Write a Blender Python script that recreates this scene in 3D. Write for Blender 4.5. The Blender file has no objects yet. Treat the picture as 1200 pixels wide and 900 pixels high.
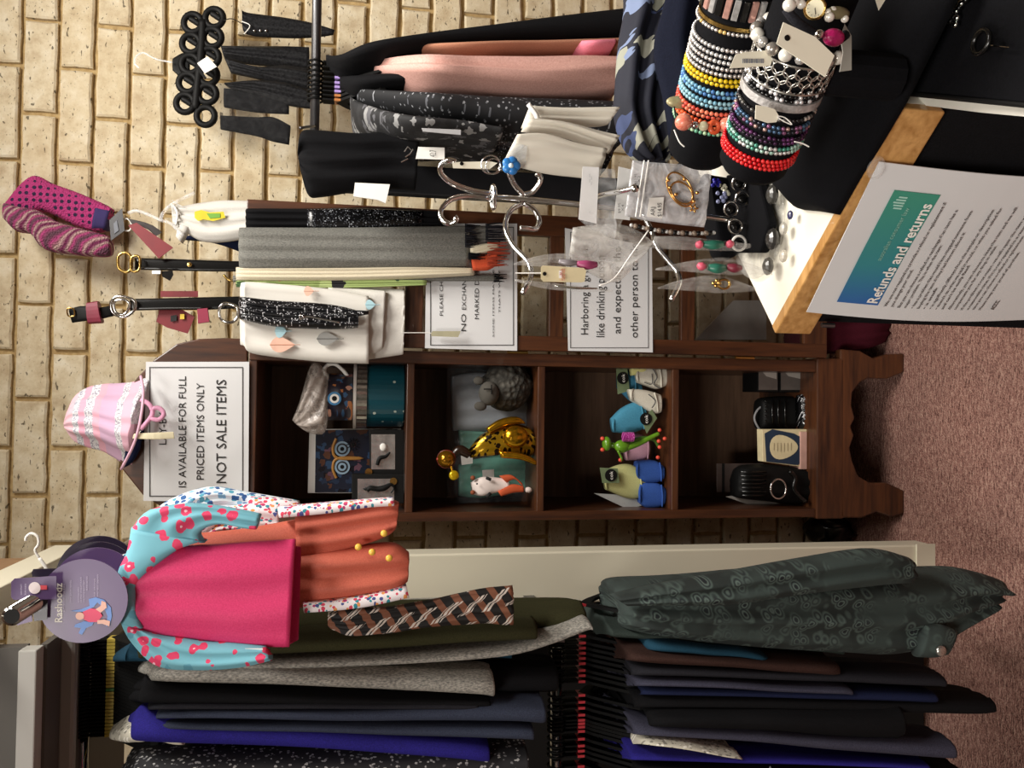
import bpy, bmesh, math, random
from mathutils import Vector, Matrix, noise
random.seed(7)
V = Vector
sc = bpy.context.scene
# ---------------------------------------------------------------- camera
FPX = 970.0; EYE = V((0, 0, 1.38))
th, ps, ro = math.radians(10), math.radians(1.5), math.radians(1.0)
Fw = V((math.sin(ps)*math.cos(th), math.cos(ps)*math.cos(th), -math.sin(th)))
R0 = V((math.cos(ps), -math.sin(ps), 0)); U0 = R0.cross(Fw)
Up = U0*math.cos(ro) - R0*math.sin(ro); Rt = R0*math.cos(ro) + U0*math.sin(ro)
cd = bpy.data.cameras.new('camera'); cam = bpy.data.objects.new('camera', cd); sc.collection.objects.link(cam)
cd.sensor_width = 36; cd.lens = FPX/1200*36; cd.clip_start = 0.02
m3 = Matrix((-Up, Rt, -Fw)).transposed()      # the phone was held upright, the picture is stored on its side
cam.matrix_world = Matrix.Translation(EYE) @ m3.to_4x4()
sc.camera = cam
# ---------------------------------------------------------------- world and lights
w = bpy.data.worlds.new('world'); sc.world = w; w.use_nodes = True
w.node_tree.nodes['Background'].inputs[0].default_value = (1.0, .96, .9, 1); w.node_tree.nodes['Background'].inputs[1].default_value = .3
def area(loc, sx, sy, power, col=(1, .95, .88), rot=(0, 0, 0)):
    l = bpy.data.lights.new('ceiling_lamp', 'AREA'); l.shape = 'RECTANGLE'; l.size = sx; l.size_y = sy; l.energy = power; l.color = col
    o = bpy.data.objects.new('ceiling_lamp', l); o.location = loc; o.rotation_euler = rot; sc.collection.objects.link(o)
area((0.95, 0.85, 2.64), .5, 1.2, 37)
area((-0.9, -0.9, 2.64), .6, 1.2, 42)
area((0.15, 0.8, 2.64), .3, .9, 5)
sc.view_settings.view_transform = 'Standard'; sc.view_settings.look = 'None'; sc.view_settings.gamma = 1; sc.view_settings.exposure = 0.78
# ---------------------------------------------------------------- pixel helpers (1200 x 900 frame)
def ray(x, y): return -Up*((x-600)/FPX) + Rt*((450-y)/FPX) + Fw
def P(x, y, Y): d = ray(x, y); return EYE + d*(Y/d.y)
def PZ(x, y, Z): d = ray(x, y); return EYE + d*((Z-EYE.z)/d.z)
def PN(x, y, p0, n): d = ray(x, y); return EYE + d*((p0-EYE).dot(n)/d.dot(n))
def zc(x, y=500, Y=1.95): return P(x, y, Y).z
# ---------------------------------------------------------------- object helpers
WL = {}
def link(o, parent, wloc):
    sc.collection.objects.link(o)
    o.location = wloc - (WL[parent.name] if parent else V((0, 0, 0)))
    if parent: o.parent = parent
    WL[o.name] = V(wloc)
    return o
def tag(o, label=None, cat=None, group=None, kind=None):
    if label: o['label'] = label
    if cat: o['category'] = cat
    if group: o['group'] = group
    if kind: o['kind'] = kind
    return o
def thing(name, label, cat, loc, group=None):
    o = bpy.data.objects.new(name, None); o.empty_display_size = .02
    link(o, None, V(loc)); return tag(o, label, cat, group)
def copy_tree(o, delta, parent=None):
    c = o.copy(); sc.collection.objects.link(c)
    if parent: c.parent = parent
    else: c.location = o.location + delta
    WL[c.name] = WL[o.name] + delta
    for ch in list(o.children): copy_tree(ch, delta, c)
    return c
class MB:
    def __init__(s): s.b = bmesh.new()
    def face(s, pts):
        try: return s.b.faces.new([s.b.verts.new(p) for p in pts])
        except ValueError: pass
    def box(s, lo, hi):
        x0, y0, z0 = lo; x1, y1, z1 = hi
        v = [s.b.verts.new(p) for p in ((x0,y0,z0),(x1,y0,z0),(x1,y1,z0),(x0,y1,z0),(x0,y0,z1),(x1,y0,z1),(x1,y1,z1),(x0,y1,z1))]
        for f in ((3,2,1,0),(4,5,6,7),(0,1,5,4),(1,2,6,5),(2,3,7,6),(3,0,4,7)): s.b.faces.new([v[i] for i in f])
        return s
    def obox(s, c, ax, ay, az):         # centre and three half vectors
        v = [s.b.verts.new(c + ax*i + ay*j + az*k) for i, j, k in ((-1,-1,-1),(1,-1,-1),(1,1,-1),(-1,1,-1),(-1,-1,1),(1,-1,1),(1,1,1),(-1,1,1))]
        for f in ((3,2,1,0),(4,5,6,7),(0,1,5,4),(1,2,6,5),(2,3,7,6),(3,0,4,7)): s.b.faces.new([v[i] for i in f])
        return s
    def rings(s, rs, cap=True, closed=False):
        vs = [[s.b.verts.new(p) for p in r] for r in rs]; n = len(vs[0])
        rng = range(len(vs)) if closed else range(len(vs)-1)
        for i in rng:
            a, b = vs[i], vs[(i+1) % len(vs)]
            for k in range(n):
                s.b.faces.new((a[k], a[(k+1) % n], b[(k+1) % n], b[k]))
        if cap and not closed:
            for r in (vs[0], vs[-1]):
                try: s.b.faces.new(r)
                except ValueError: pass
        return s
    def tube(s, pts, r, n=8, closed=False):
        pts = [V(p) for p in pts]; rr = list(r) if isinstance(r, (list, tuple)) else [r]*len(pts); rs = []
        if 2 < len(pts) < 11:            # round off hand placed points
            if closed:
                m = len(pts); pe_ = [tuple(p)+(q,) for p, q in zip(pts, rr)]; o_ = []
                for i in range(m):
                    quad = [pe_[(i-1) % m], pe_[i], pe_[(i+1) % m], pe_[(i+2) % m]]
                    for j in range(4): o_.append(cr(quad, (1+j/4)/3))
            else: o_ = [cr([tuple(p)+(q,) for p, q in zip(pts, rr)], k/(4*(len(pts)-1))) for k in range(4*(len(pts)-1)+1)]
            pts = [V(q[:3]) for q in o_]; rr = [max(q[3], 1e-5) for q in o_]
        N = len(pts)
        ref = None
        for i, p in enumerate(pts):
            a = pts[(i-1) % N] if (closed or i > 0) else p; b = pts[(i+1) % N] if (closed or i < N-1) else p
            t = (b-a).normalized()
            if ref is None:
                ref = t.cross(V((0, 0, 1)));
                if ref.length < .1: ref = t.cross(V((1, 0, 0)))
            ref = (ref - t*ref.dot(t)).normalized(); q = t.cross(ref)
            rs.append([p + ref*math.cos(2*math.pi*k/n)*rr[i] + q*math.sin(2*math.pi*k/n)*rr[i] for k in range(n)])
        return s.rings(rs, True, closed)
    def lathe(s, prof, c, ax=V((0, 0, 1)), n=24, e=None):
        ax = V(ax).normalized(); e = e or (ax.orthogonal().normalized()); q = ax.cross(e); rs = []
        for r, h in prof: rs.append([c + ax*h + (e*math.cos(2*math.pi*k/n) + q*math.sin(2*math.pi*k/n))*max(r, 1e-5) for k in range(n)])
        return s.rings(rs)
    def ball(s, c, r, n=8, sq=(1, 1, 1), R=None):
        m = Matrix.Translation(c)
        if R is not None: m = m @ R.to_4x4()
        bmesh.ops.create_uvsphere(s.b, u_segments=n, v_segments=max(4, n*2//3), radius=r, matrix=m @ Matrix.Diagonal((sq[0], sq[1], sq[2], 1))); return s
    def prism(s, pts, d):               # planar outline and extrusion vector
        pts = [V(p) for p in pts]; a = [s.b.verts.new(p) for p in pts]; b = [s.b.verts.new(p + d) for p in pts]; n = len(a)
        s.b.faces.new(a); s.b.faces.new(b[::-1])
        for k in range(n): s.b.faces.new((a[k], b[k], b[(k+1) % n], a[(k+1) % n]))
        return s
    def build(s, name, mat, parent=None, org=None, smooth=False, bevel=0, label=None, sub=0):
        b = s.b
        bmesh.ops.recalc_face_normals(b, faces=b.faces)
        if org is None:
            lo = V((min(v.co.x for v in b.verts), min(v.co.y for v in b.verts), min(v.co.z for v in b.verts)))
            hi = V((max(v.co.x for v in b.verts), max(v.co.y for v in b.verts), max(v.co.z for v in b.verts)))
            org = V(((lo.x+hi.x)/2, (lo.y+hi.y)/2, lo.z))
        org = V(org)
        for v in b.verts: v.co -= org
        me = bpy.data.meshes.new(name); b.to_mesh(me); b.free()
        if smooth:
            for p in me.polygons: p.use_smooth = True
        me.materials.append(mat)
        o = bpy.data.objects.new(name, me); link(o, parent, org)
        if bevel:
            md = o.modifiers.new('bevel', 'BEVEL'); md.width = bevel; md.segments = 2; md.limit_method = 'ANGLE'
        if sub:
            md = o.modifiers.new('sub', 'SUBSURF'); md.levels = sub; md.render_levels = sub
        if label: o['label'] = label
        return o
def cr(p, t):                            # catmull-rom on a list of tuples, t in 0..1
    n = len(p)-1; u = t*n; i = min(int(u), n-1); f = u-i
    a, b, c, d = p[max(i-1, 0)], p[i], p[i+1], p[min(i+2, n)]
    return [0.5*((2*q1) + (q2-q0)*f + (2*q0-5*q1+4*q2-q3)*f*f + (3*q1-q0-3*q2+q3)*f**3) for q0, q1, q2, q3 in zip(a, b, c, d)]
def loft(rows, N=24, ns=10, nd=4, fold=0.0, nf=3, side=0.0, seed=0, rd=.25, mb=None, pf=None, lin=False):
    """rows: (ax, ay, bx, by, Y, t) - a cloth body whose front edge runs from pixel a to pixel b at depth Y, t deep"""
    mb = mb or MB(); pf = pf or P; rs = []
    loop = [(i/ns, 0.0) for i in range(ns)] + [(1.0, j/nd) for j in range(nd)] + [(1-i/ns, 1.0) for i in range(ns)] + [(0.0, 1-j/nd) for j in range(nd)]
    for r in range(N+1):
        u = r/N
        ax, ay, bx, by, Y, t = cr(rows, u)
        A = pf(ax, ay, Y); B = pf(bx, by, Y); W = B-A
        ring = []
        for s_, d in loop:
            cs = 1 - rd*(abs(2*s_-1)**3)      # thinner toward the edges
            dd = .5 + (d-.5)*cs
            cd_ = 1 - .5*rd*(abs(2*d-1)**3)
            ss = .5 + (s_-.5)*cd_
            p = A + W*ss + V((0, t*dd, 0))
            q = noise.noise(V((seed*7.3 + s_*nf*1.1, u*1.6, 3.1+seed)))
            p.y += fold*(math.sin(2*math.pi*(nf*s_) + 1.2*math.sin(3*u+seed) + seed) + 1.3*q)*(min(1, 4*u+.3))
            if side:
                p += W.normalized()*side*(noise.noise(V((d*3.2+seed*3.1, u*3.0, seed*1.7))) + .5*noise.noise(V((d*8+seed*3.1, u*6.0, 5+seed))))*(1 if s_ in (0, 1) else abs(2*s_-1))
            ring.append(p)
        rs.append(ring)
    return mb.rings(rs)
# ---------------------------------------------------------------- materials
def lin(c):
    if isinstance(c, str): c = [int(c[i:i+2], 16)/255 for i in (0, 2, 4)]
    return tuple(x/12.92 if x <= .04045 else ((x+.055)/1.055)**2.4 for x in c[:3]) + (1,)
MT = {}
class NT:
    def __init__(s, name):
        s.m = bpy.data.materials.new(name); s.m.use_nodes = True; s.t = s.m.node_tree; s.p = s.t.nodes['Principled BSDF']
        s.tc = s.n('ShaderNodeTexCoord')
    def n(s, ty, **k):
        o = s.t.nodes.new(ty)
        for a, b in k.items(): setattr(o, a, b)
        return o
    def l(s, a, b): s.t.links.new(a, b)
    def map(s, sc_=(1, 1, 1), rot=(0, 0, 0), co='Object'):
        o = s.n('ShaderNodeMapping'); o.inputs['Scale'].default_value = sc_; o.inputs['Rotation'].default_value = rot; s.l(s.tc.outputs[co], o.inputs[0]); return o.outputs[0]
    def noise(s, scale, detail=3, vec=None, rough=.5, dist=0):
        o = s.n('ShaderNodeTexNoise'); o.inputs['Scale'].default_value = scale; o.inputs['Detail'].default_value = detail; o.inputs['Roughness'].default_value = rough; o.inputs['Distortion'].default_value = dist
        s.l(vec or s.tc.outputs['Object'], o.inputs['Vector']); return o.outputs['Fac']
    def vor(s, scale, vec=None, feat='F1', out='Distance', rnd=1):
        o = s.n('ShaderNodeTexVoronoi', feature=feat); o.inputs['Scale'].default_value = scale; o.inputs['Randomness'].default_value = rnd
        s.l(vec or s.tc.outputs['Object'], o.inputs['Vector']); return o.outputs[out]
    def ramp(s, fac, stops, interp='LINEAR'):
        o = s.n('ShaderNodeValToRGB'); o.color_ramp.interpolation = interp; e = o.color_ramp.elements
        while len(e) < len(stops): e.new(.5)
        for i, (p_, c) in enumerate(stops): e[i].position = p_; e[i].color = lin(c)
        s.l(fac, o.inputs[0]); return o.outputs[0]
    def mix(s, fac, a, b, mode='MIX'):
        o = s.n('ShaderNodeMix', data_type='RGBA', blend_type=mode)
        for k, v in ((0, fac), (6, a), (7, b)):
            if hasattr(v, 'links'): s.l(v, o.inputs[k])
            else: o.inputs[k].default_value = v if k == 0 else lin(v)
        return o.outputs[2]
    def math(s, op, a, b=0.0):
        o = s.n('ShaderNodeMath', operation=op)
        for k, v in ((0, a), (1, b)):
            if hasattr(v, 'links'): s.l(v, o.inputs[k])
            else: o.inputs[k].default_value = v
        return o.outputs[0]
    def col(s, v):
        if hasattr(v, 'links'): s.l(v, s.p.inputs['Base Color'])
        else: s.p.inputs['Base Color'].default_value = lin(v)
    def bump(s, h, st=.3, d=.002):
        o = s.n('ShaderNodeBump'); o.inputs['Strength'].default_value = st; o.inputs['Distance'].default_value = d; s.l(h, o.inputs['Height']); s.l(o.outputs[0], s.p.inputs['Normal'])
    def set(s, rough=.5, metal=0, spec=None, alpha=None, trans=None, coat=None, sheen=None):
        s.p.inputs['Roughness'].default_value = rough; s.p.inputs['Metallic'].default_value = metal
        if spec is not None: s.p.inputs['Specular IOR Level'].default_value = spec
        if alpha is not None: s.p.inputs['Alpha'].default_value = alpha
        if trans is not None: s.p.inputs['Transmission Weight'].default_value = trans
        if coat is not None: s.p.inputs['Coat Weight'].default_value = coat
        if sheen is not None: s.p.inputs['Sheen Weight'].default_value = sheen
        return s.m
def plain(c, rough=.5, metal=0, var=.12, vs=30, bump=.1, **k):
    key = (str(c), rough, metal, var, vs, str(k))
    if key in MT: return MT[key]
    t = NT('surface'); n = t.noise(vs, 3)
    base = lin(c)[:3]; cc = [int(c[i:i+2], 16)/255 for i in (0, 2, 4)]
    t.col(t.mix(n, ''.join('%02x' % int(255*max(0, x*(1-var))) for x in cc), ''.join('%02x' % int(255*min(1, x*(1+var))) for x in cc)))
    if bump: t.bump(n, bump, .001)
    MT[key] = t.set(rough, metal, **k); return MT[key]
def cloth(c, c2=None, fine=600, rough=.9, streak=1.0, contrast=.5, wr=.35):
    key = ('cloth', str(c), str(c2), fine, streak)
    if key in MT: return MT[key]
    t = NT('fabric'); cc = [int(c[i:i+2], 16)/255 for i in (0, 2, 4)]
    c2 = c2 or ''.join('%02x' % int(255*min(1, x*1.18+.01)) for x in cc)
    a = t.noise(fine, 2, t.map((1, 1, streak))); b = t.noise(9, 3)
    f = t.ramp(a, [(.5-contrast/2, '000000'), (.5+contrast/2, 'ffffff')])
    k = t.mix(f, c, c2); t.col(t.mix(t.math('MULTIPLY', b, .25), k, ''.join('%02x' % int(200*x) for x in cc)))
    t.bump(t.math('ADD', t.math('MULTIPLY', a, .15), t.noise(14, 3, t.map((1.6, 1.6, .5)))), wr, .006)
    MT[key] = t.set(rough, spec=.12 if sum(cc) < .45 else .3); return MT[key]
def wood(c1, c2, rough=.4, along='z', sc_=1.0, coat=.2):
    t = NT('wood'); s3 = {'z': (14, 14, 1.2), 'x': (1.2, 14, 14), 'y': (14, 1.2, 14)}[along]
    n = t.noise(2.2*sc_, 6, t.map(s3), .6, .8); n2 = t.noise(9*sc_, 4, t.map(s3))
    f = t.math('ADD', t.math('MULTIPLY', n, .65), t.math('MULTIPLY', n2, .35))
    t.col(t.ramp(f, [(.34, c1), (.62, c2)])); t.bump(n2, .15, .001)
    return t.set(rough, coat=coat)
def mat_brick():
    t = NT('brick')
    oi = t.n('ShaderNodeObjectInfo'); vec = t.n('ShaderNodeVectorMath', operation='ADD'); cx = t.n('ShaderNodeCombineXYZ')
    rr = t.math('MULTIPLY', oi.outputs['Random'], 40); t.l(rr, cx.inputs[0]); t.l(t.math('MULTIPLY', rr, 2.7), cx.inputs[2])
    t.l(t.tc.outputs['Object'], vec.inputs[0]); t.l(cx.outputs[0], vec.inputs[1]); v = vec.outputs[0]
    n = t.noise(22, 5, v, .65); base = t.ramp(n, [(.3, 'b9a688'), (.5, 'd2c4a6'), (.72, 'e4dbc4')])
    base = t.mix(t.ramp(oi.outputs['Random'], [(0, '000000'), (1, '909090')]), base, 'cdb890')
    mp = t.n('ShaderNodeMapping'); mp.inputs['Scale'].default_value = (1, 1, 1.9); t.l(v, mp.inputs[0])
    pit = t.ramp(t.noise(60, 2, mp.outputs[0], .4, .4), [(.285, 'ffffff'), (.33, '000000')])
    pit2 = t.ramp(t.noise(150, 2, mp.outputs[0]), [(.29, 'ffffff'), (.33, '000000')])
    pp = t.math('MAXIMUM', pit, t.math('MULTIPLY', pit2, .6))
    t.col(t.mix(t.math('MULTIPLY', pp, .8), base, '4a4234'))
    h = t.math('SUBTRACT', t.math('MULTIPLY', t.noise(45, 5, v, .7), .7), pp); t.bump(h, .55, .004)
    return t.set(.92, spec=.2)
def mat_mortar():
    t = NT('mortar'); n = t.noise(90, 4); t.col(t.ramp(n, [(.3, 'a08458'), (.7, 'bda474')])); t.bump(n, .5, .003); return t.set(.95)
def mat_carpet():
    t = NT('carpet'); a = t.noise(260, 2); b = t.noise(7, 4); c = t.noise(60, 3, t.map((1, 3.2, 1)))
    k = t.ramp(t.math('ADD', t.math('MULTIPLY', a, .5), t.math('MULTIPLY', c, .5)), [(.34, '5c3e38'), (.5, '936c62'), (.68, 'bf9c8c')])
    st = t.ramp(b, [(.4, '000000'), (.66, '707070')])
    t.col(t.mix(st, k, '6a5750')); t.bump(t.math('ADD', a, c), .9, .006); return t.set(.98, spec=.1)
def film(alpha=.3, c='ffffff', rough=.12, wr=.5):
    key = ('film', alpha, c, rough)
    if key in MT: return MT[key]
    t = NT('clear_plastic'); n = t.noise(35, 4, dist=1.5); t.col(c); t.bump(n, wr, .006)
    t.l(t.ramp(n, [(.3, '%02x%02x%02x' % ((int(255*alpha*.55),)*3)), (.7, '%02x%02x%02x' % ((int(min(255, 255*alpha*1.5)),)*3))]), t.p.inputs['Alpha'])
    MT[key] = t.set(rough, spec=.8); return MT[key]
def spots(bg, stops, scale, thr=.3, dist=0.0, vec=(1, 1, 1), centre=None, rough=.8):
    """cloth printed with small motifs in random colours"""
    t = NT('print'); sp = t.n('ShaderNodeSeparateXYZ'); t.l(t.tc.outputs['Object'], sp.inputs[0]); cb = t.n('ShaderNodeCombineXYZ')
    t.l(t.math('ADD', t.math('MULTIPLY', sp.outputs[0], vec[0]), t.math('MULTIPLY', sp.outputs[1], vec[1])), cb.inputs[0]); t.l(t.math('MULTIPLY', sp.outputs[2], vec[2]), cb.inputs[1]); v = cb.outputs[0]
    if dist:
        nn = t.n('ShaderNodeTexNoise'); nn.inputs['Scale'].default_value = scale*1.6; nn.inputs['Detail'].default_value = 1; t.l(v, nn.inputs['Vector'])
        ad = t.n('ShaderNodeVectorMath', operation='MULTIPLY_ADD'); t.l(nn.outputs['Color'], ad.inputs[0]); ad.inputs[1].default_value = (dist/scale,)*3; t.l(v, ad.inputs[2]); v = ad.outputs[0]
        s2 = t.n('ShaderNodeSeparateXYZ'); t.l(v, s2.inputs[0]); c2 = t.n('ShaderNodeCombineXYZ'); t.l(s2.outputs[0], c2.inputs[0]); t.l(s2.outputs[1], c2.inputs[1]); v = c2.outputs[0]
    d = t.vor(scale, v); c = t.vor(scale, v, out='Color'); sep = t.n('ShaderNodeSeparateColor'); t.l(c, sep.inputs[0])
    k = t.ramp(sep.outputs[0], stops, 'CONSTANT')
    f = t.math('LESS_THAN', d, thr); out = t.mix(f, bg, k)
    if centre: out = t.mix(t.math('LESS_THAN', d, thr*.28), out, centre)
    t.col(out); t.bump(t.noise(14, 3), .25, .004); return t.set(rough)
M = {}
M['brick'] = mat_brick(); M['mortar'] = mat_mortar(); M['carpet'] = mat_carpet()
M['wood'] = wood('2e180e', '573119'); M['woodx'] = wood('2e180e', '5c351c', along='x'); M['wood_back'] = wood('4a3527', '735743', .6, 'x', .6, 0)
M['pine'] = wood('9a6a32', 'cf9f62', .35, 'x', 1.3)
M['cream'] = plain('e4dfc8', .45, var=.03, vs=4); M['white'] = plain('f2f0ea', .6, var=.02); M['paper'] = plain('d9dadb', .75, var=.015, vs=3)
M['ink'] = plain('222222', .8, bump=0); M['ink2'] = plain('555555', .8, bump=0); M['grey_ink'] = plain('80848c', .8, bump=0)
M['black'] = plain('0c0c0c', .6, spec=.25); M['hanger'] = plain('0a0a0a', .7, spec=.15); M['blackgloss'] = plain('0c0c0c', .22); M['velvet'] = cloth('08080a', '101014', wr=.1)
M['chrome'] = plain('d8d8d8', .12, 1, var=.03); M['steel'] = plain('6c6c6e', .35, .9, var=.06); M['darkmetal'] = plain('2b2c30', .45, .6)
M['gold'] = plain('c9a862', .25, 1, var=.1); M['gilt'] = plain('b98a1e', .2, .9, var=.35, vs=60)
M['silver'] = plain('b9b6b0', .25, .9, var=.2, vs=120); M['laminate'] = plain('f6f1e2', .35, var=.02)
M['grey_paint'] = plain('8c8a84', .5, var=.05, vs=5); M['dark_paint'] = plain('55514b', .6, var=.08, vs=5); M['lite_paint'] = plain('b5b4ae', .5, var=.04, vs=5)
def glass_mat():
    t = NT('glass'); t.p.inputs['Alpha'].default_value = .22; t.bump(t.noise(6), .03, .002); t.col('0a0a0a'); return t.set(.03, spec=.6)
M['glass'] = glass_mat()
# ---------------------------------------------------------------- writing
def letters(s, name, mat, parent, o, ux, uy, w_=None, h_=None, lift=V((0, -.0012, 0)), label=None, bold=0.0):
    """text fitted so that it starts at o, runs w_ along ux and stands h_ (cap height) along uy"""
    c = bpy.data.curves.new('text', 'FONT'); c.body = s; c.size = 1; c.resolution_u = 2; c.offset = bold
    t = bpy.data.objects.new('text', c); sc.collection.objects.link(t)
    dg = bpy.context.evaluated_depsgraph_get(); me = bpy.data.meshes.new_from_object(t.evaluated_get(dg))
    bpy.data.objects.remove(t)
    xs = [v.co.x for v in me.vertices]; x0, x1 = min(xs), max(xs)
    sx = w_/(x1-x0); sy = (h_/.72) if h_ else sx
    for v in me.vertices: v.co = o + ux*((v.co.x-x0)*sx) + uy*(v.co.y*sy) + lift
    org = V(me.vertices[0].co)
    for v in me.vertices: v.co -= org
    me.materials.clear(); me.materials.append(mat)
    ob = bpy.data.objects.new(name, me); link(ob, parent, org)
    if label: ob['label'] = label
    return ob
def ptext(s, xb, xt, y0, y1, pf, parent, mat=None, name='lettering', lift=V((0, -.0015, 0)), bold=0.0):
    """pixel box: baseline column xb, cap-top column xt, reading from y0 up to y1"""
    o = pf(xb, y0); a = pf(xb, y1)-o; b = pf(xt, y0)-o
    return letters(s, name, mat or M['ink'], parent, o, a.normalized(), b.normalized(), a.length, b.length, lift, bold=bold)
def frame_lines(pf, x0, x1, y0, y1, wpx, parent, mat=None, lift=V((0, -.0012, 0)), name='printed_border'):
    mb = MB()
    for (a, b, c, d) in ((x0, x0+wpx, y0, y1), (x1-wpx, x1, y0, y1), (x0, x1, y0, y0+wpx), (x0, x1, y1-wpx, y1)):
        mb.face([pf(a, c)+lift, pf(b, c)+lift, pf(b, d)+lift, pf(a, d)+lift])
    return mb.build(name, mat or M['ink2'], parent)
# ================================================================ SETTING
mb = MB().box((-3, -3, -.02), (3, 2.3, 0)); fl = mb.build('floor', M['carpet']); fl['kind'] = 'structure'
for nm, lo, hi in (('ceiling', (-3, -3, 2.7), (3, 2.4, 2.72)), ('wall_left', (-3.02, -3, 0), (-3, 2.4, 2.7)), ('wall_right', (3, -3, 0), (3.02, 2.4, 2.7)), ('wall_front', (-3, -3.02, 0), (3, -3, 2.7))):
    o = MB().box(lo, hi).build(nm, plain('b8b0a2' if nm == 'ceiling' else '857d72', .8, var=.03, vs=3)); o['kind'] = 'structure'
wall = MB().box((-3, 2.3, 0), (3, 2.42, 2.7)).build('wall_back', M['mortar']); wall['kind'] = 'structure'
PIT = .0871; BL = .2445
bms = []
def brick_bm(mb, x0, x1, z0, z1, rr):
    y1, y0 = 2.302, 2.288 - rr.uniform(0, .004); j = lambda: rr.uniform(-.0022, .0022); n = 6
    fr = []
    pts = [(x0, z0)] + [(x0+(x1-x0)*k/n, z0+j()) for k in range(1, n)] + [(x1, z0)] + [(x1+j(), (z0+z1)/2)] + [(x1, z1)] + [(x1-(x1-x0)*k/n, z1+j()) for k in range(1, n)] + [(x0, z1)] + [(x0+j(), (z0+z1)/2)]
    cx, cz = (x0+x1)/2, (z0+z1)/2
    a = [V((x, y1, z)) for x, z in pts]; b = [V((x, y0+.004, z)) for x, z in pts]
    c = [V((x+(.005 if x < cx-.01 else -.005 if x > cx+.01 else 0)*(abs(x-cx) > (x1-x0)*.45), y0, z+(.005 if z < cz-.01 else -.005 if z > cz+.01 else 0))) for x, z in pts]
    mb.rings([a, b, c])
rb = random.Random(3)
for k in range(8):
    mb = MB(); brick_bm(mb, -.1165, .1165, 0, .0765, rb); bb = mb.b; bmesh.ops.recalc_face_normals(bb, faces=bb.faces)
    for v in bb.verts: v.co.y -= 2.3
    me = bpy.data.meshes.new('brick'); bb.to_mesh(me); bb.free(); me.materials.append(M['brick']); bms.append(me)
rest = MB()
for r in range(-6, 25):
    zb = 2.0935 - PIT*r                    # bottom edge of the course
    off = .366 if r % 2 == 0 else .366+BL/2
    for k in range(-14, 12):
        cx = off + BL*k + BL/2
        if abs(cx) > 2.9 or zb < -.03 or zb > 2.63: continue
        if -1.12 < cx < 1.2 and .20 < zb < 2.32:
            o = bpy.data.objects.new('brick', rb.choice(bms)); link(o, wall, V((cx+rb.uniform(-.002, .002), 2.3, zb)))
        elif -1.7 < cx < 1.7 or zb > 1.5: brick_bm(rest, cx-.1165, cx+.1165, max(zb, 0), zb+.0765, rb)
o = rest.build('brick_field', M['brick'], wall); o['kind'] = 'stuff'
# ================================================================ DISPLAY CABINET
XL, XR, YF, YB = -.275, .125, 1.95, 2.27
zt = zc(290); zs = [zc(x) for x in (476, 630, 788)]; zb0 = zc(956); zb1 = zc(985); zfo = 0
cab = thing('display_cabinet', 'tall dark wood display cabinet with arched crest, open shelves and carved feet', 'cabinet', (-.07, 2.1, 0))
MB().box((XL, YF, zb0), (XL+.022, YB, zt)).build('side_panel', M['wood'], cab, bevel=.002)
MB().box((XR-.03, YF, zb0), (XR, YB, zt)).build('side_panel', M['wood'], cab, bevel=.002)
MB().box((XL+.02, YB-.012, zb0), (XR-.02, YB, zt)).build('back_panel', M['wood_back'], cab)
MB().box((XL+.018, YF+.004, zt-.018), (XR-.02, YB-.01, zt)).build('top_board', M['woodx'], cab, bevel=.002)
for z in zs: MB().box((XL+.021, YF+.003, z-.018), (XR-.029, YB-.012, z)).build('shelf', M['woodx'], cab, bevel=.002)
MB().box((XL-.004, YF-.006, zb0-.075), (XR+.006, YB, zb0)).build('base_board', M['woodx'], cab, bevel=.003)
# crest
out = [(290,397),(262,396),(233,397),(207,403),(180,422),(160,443),(145,465),(136,495),(137,525),(143,550),(167,580),(193,597),(250,604),(290,607)]
MB().prism([P(x, y, YF+.002) for x, y in out], V((0, .022, 0))).build('crest', M['wood'], cab, bevel=.003)
# scalloped apron with two front feet, and two back feet
def foot_outline(Y):
    pts = [(985,409),(985,607),(1010,607),(1028,600),(1045,606),(1058,602),(1060,575),(1040,566),(1020,566),(1006,558),(999,540),(996,525),(1001,510),(997,500),(1002,490),(998,475),(999,460),(1008,448),(1018,443),(1040,444),(1060,436),(1057,414),(1040,415),(1024,420),(1008,411)]
    return [P(x, y, Y) for x, y in pts]
ap = foot_outline(1.944); mz = min(p.z for p in ap)
for p in ap: p.z = (p.z-mz)*((zb0-.07)/(max(q.z for q in ap)-mz)) if False else max(p.z, 0)
for p in ap:
    if p.z < .012: p.z = 0
MB().prism(ap, V((0, .026, 0))).build('carved_apron', M['woodx'], cab, bevel=.004)
for x in (XL+.003, XR-.05): MB().box((x, YB-.06, 0), (x+.045, YB-.01, zb0-.07)).build('foot', M['wood'], cab, bevel=.004)
# open glazed door, swung flat to the right
DL, DR = XR+.006, .457; dz0 = zc(967, 330, 1.94); dz1 = zc(288, 330, 1.94); y0, y1 = 1.93, 1.952
door = MB().box((DL, y0, dz0), (DL+.035, y1, dz1)).build('door', M['wood'], cab, bevel=.002)
MB().box((DR-.05, y0, dz0), (DR, y1, dz1)).build('stile', M['wood'], door, bevel=.002)
zr = [zc(a, 340, 1.94) for a in (940, 813, 797, 660, 643, 496, 475, 315)]
MB().box((DL+.034, y0, dz0), (DR-.049, y1, zr[0])).build('rail', M['woodx'], door, bevel=.002)
MB().box((DL+.034, y0, zr[7]), (DR-.049, y1, dz1)).build('rail', M['woodx'], door, bevel=.002)
for a, b in ((1, 2), (3, 4), (5, 6)): MB().box((DL+.034, y0+.002, zr[a]), (DR-.049, y1-.002, zr[b])).build('glazing_bar', M['woodx'], door, bevel=.002)
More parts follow.
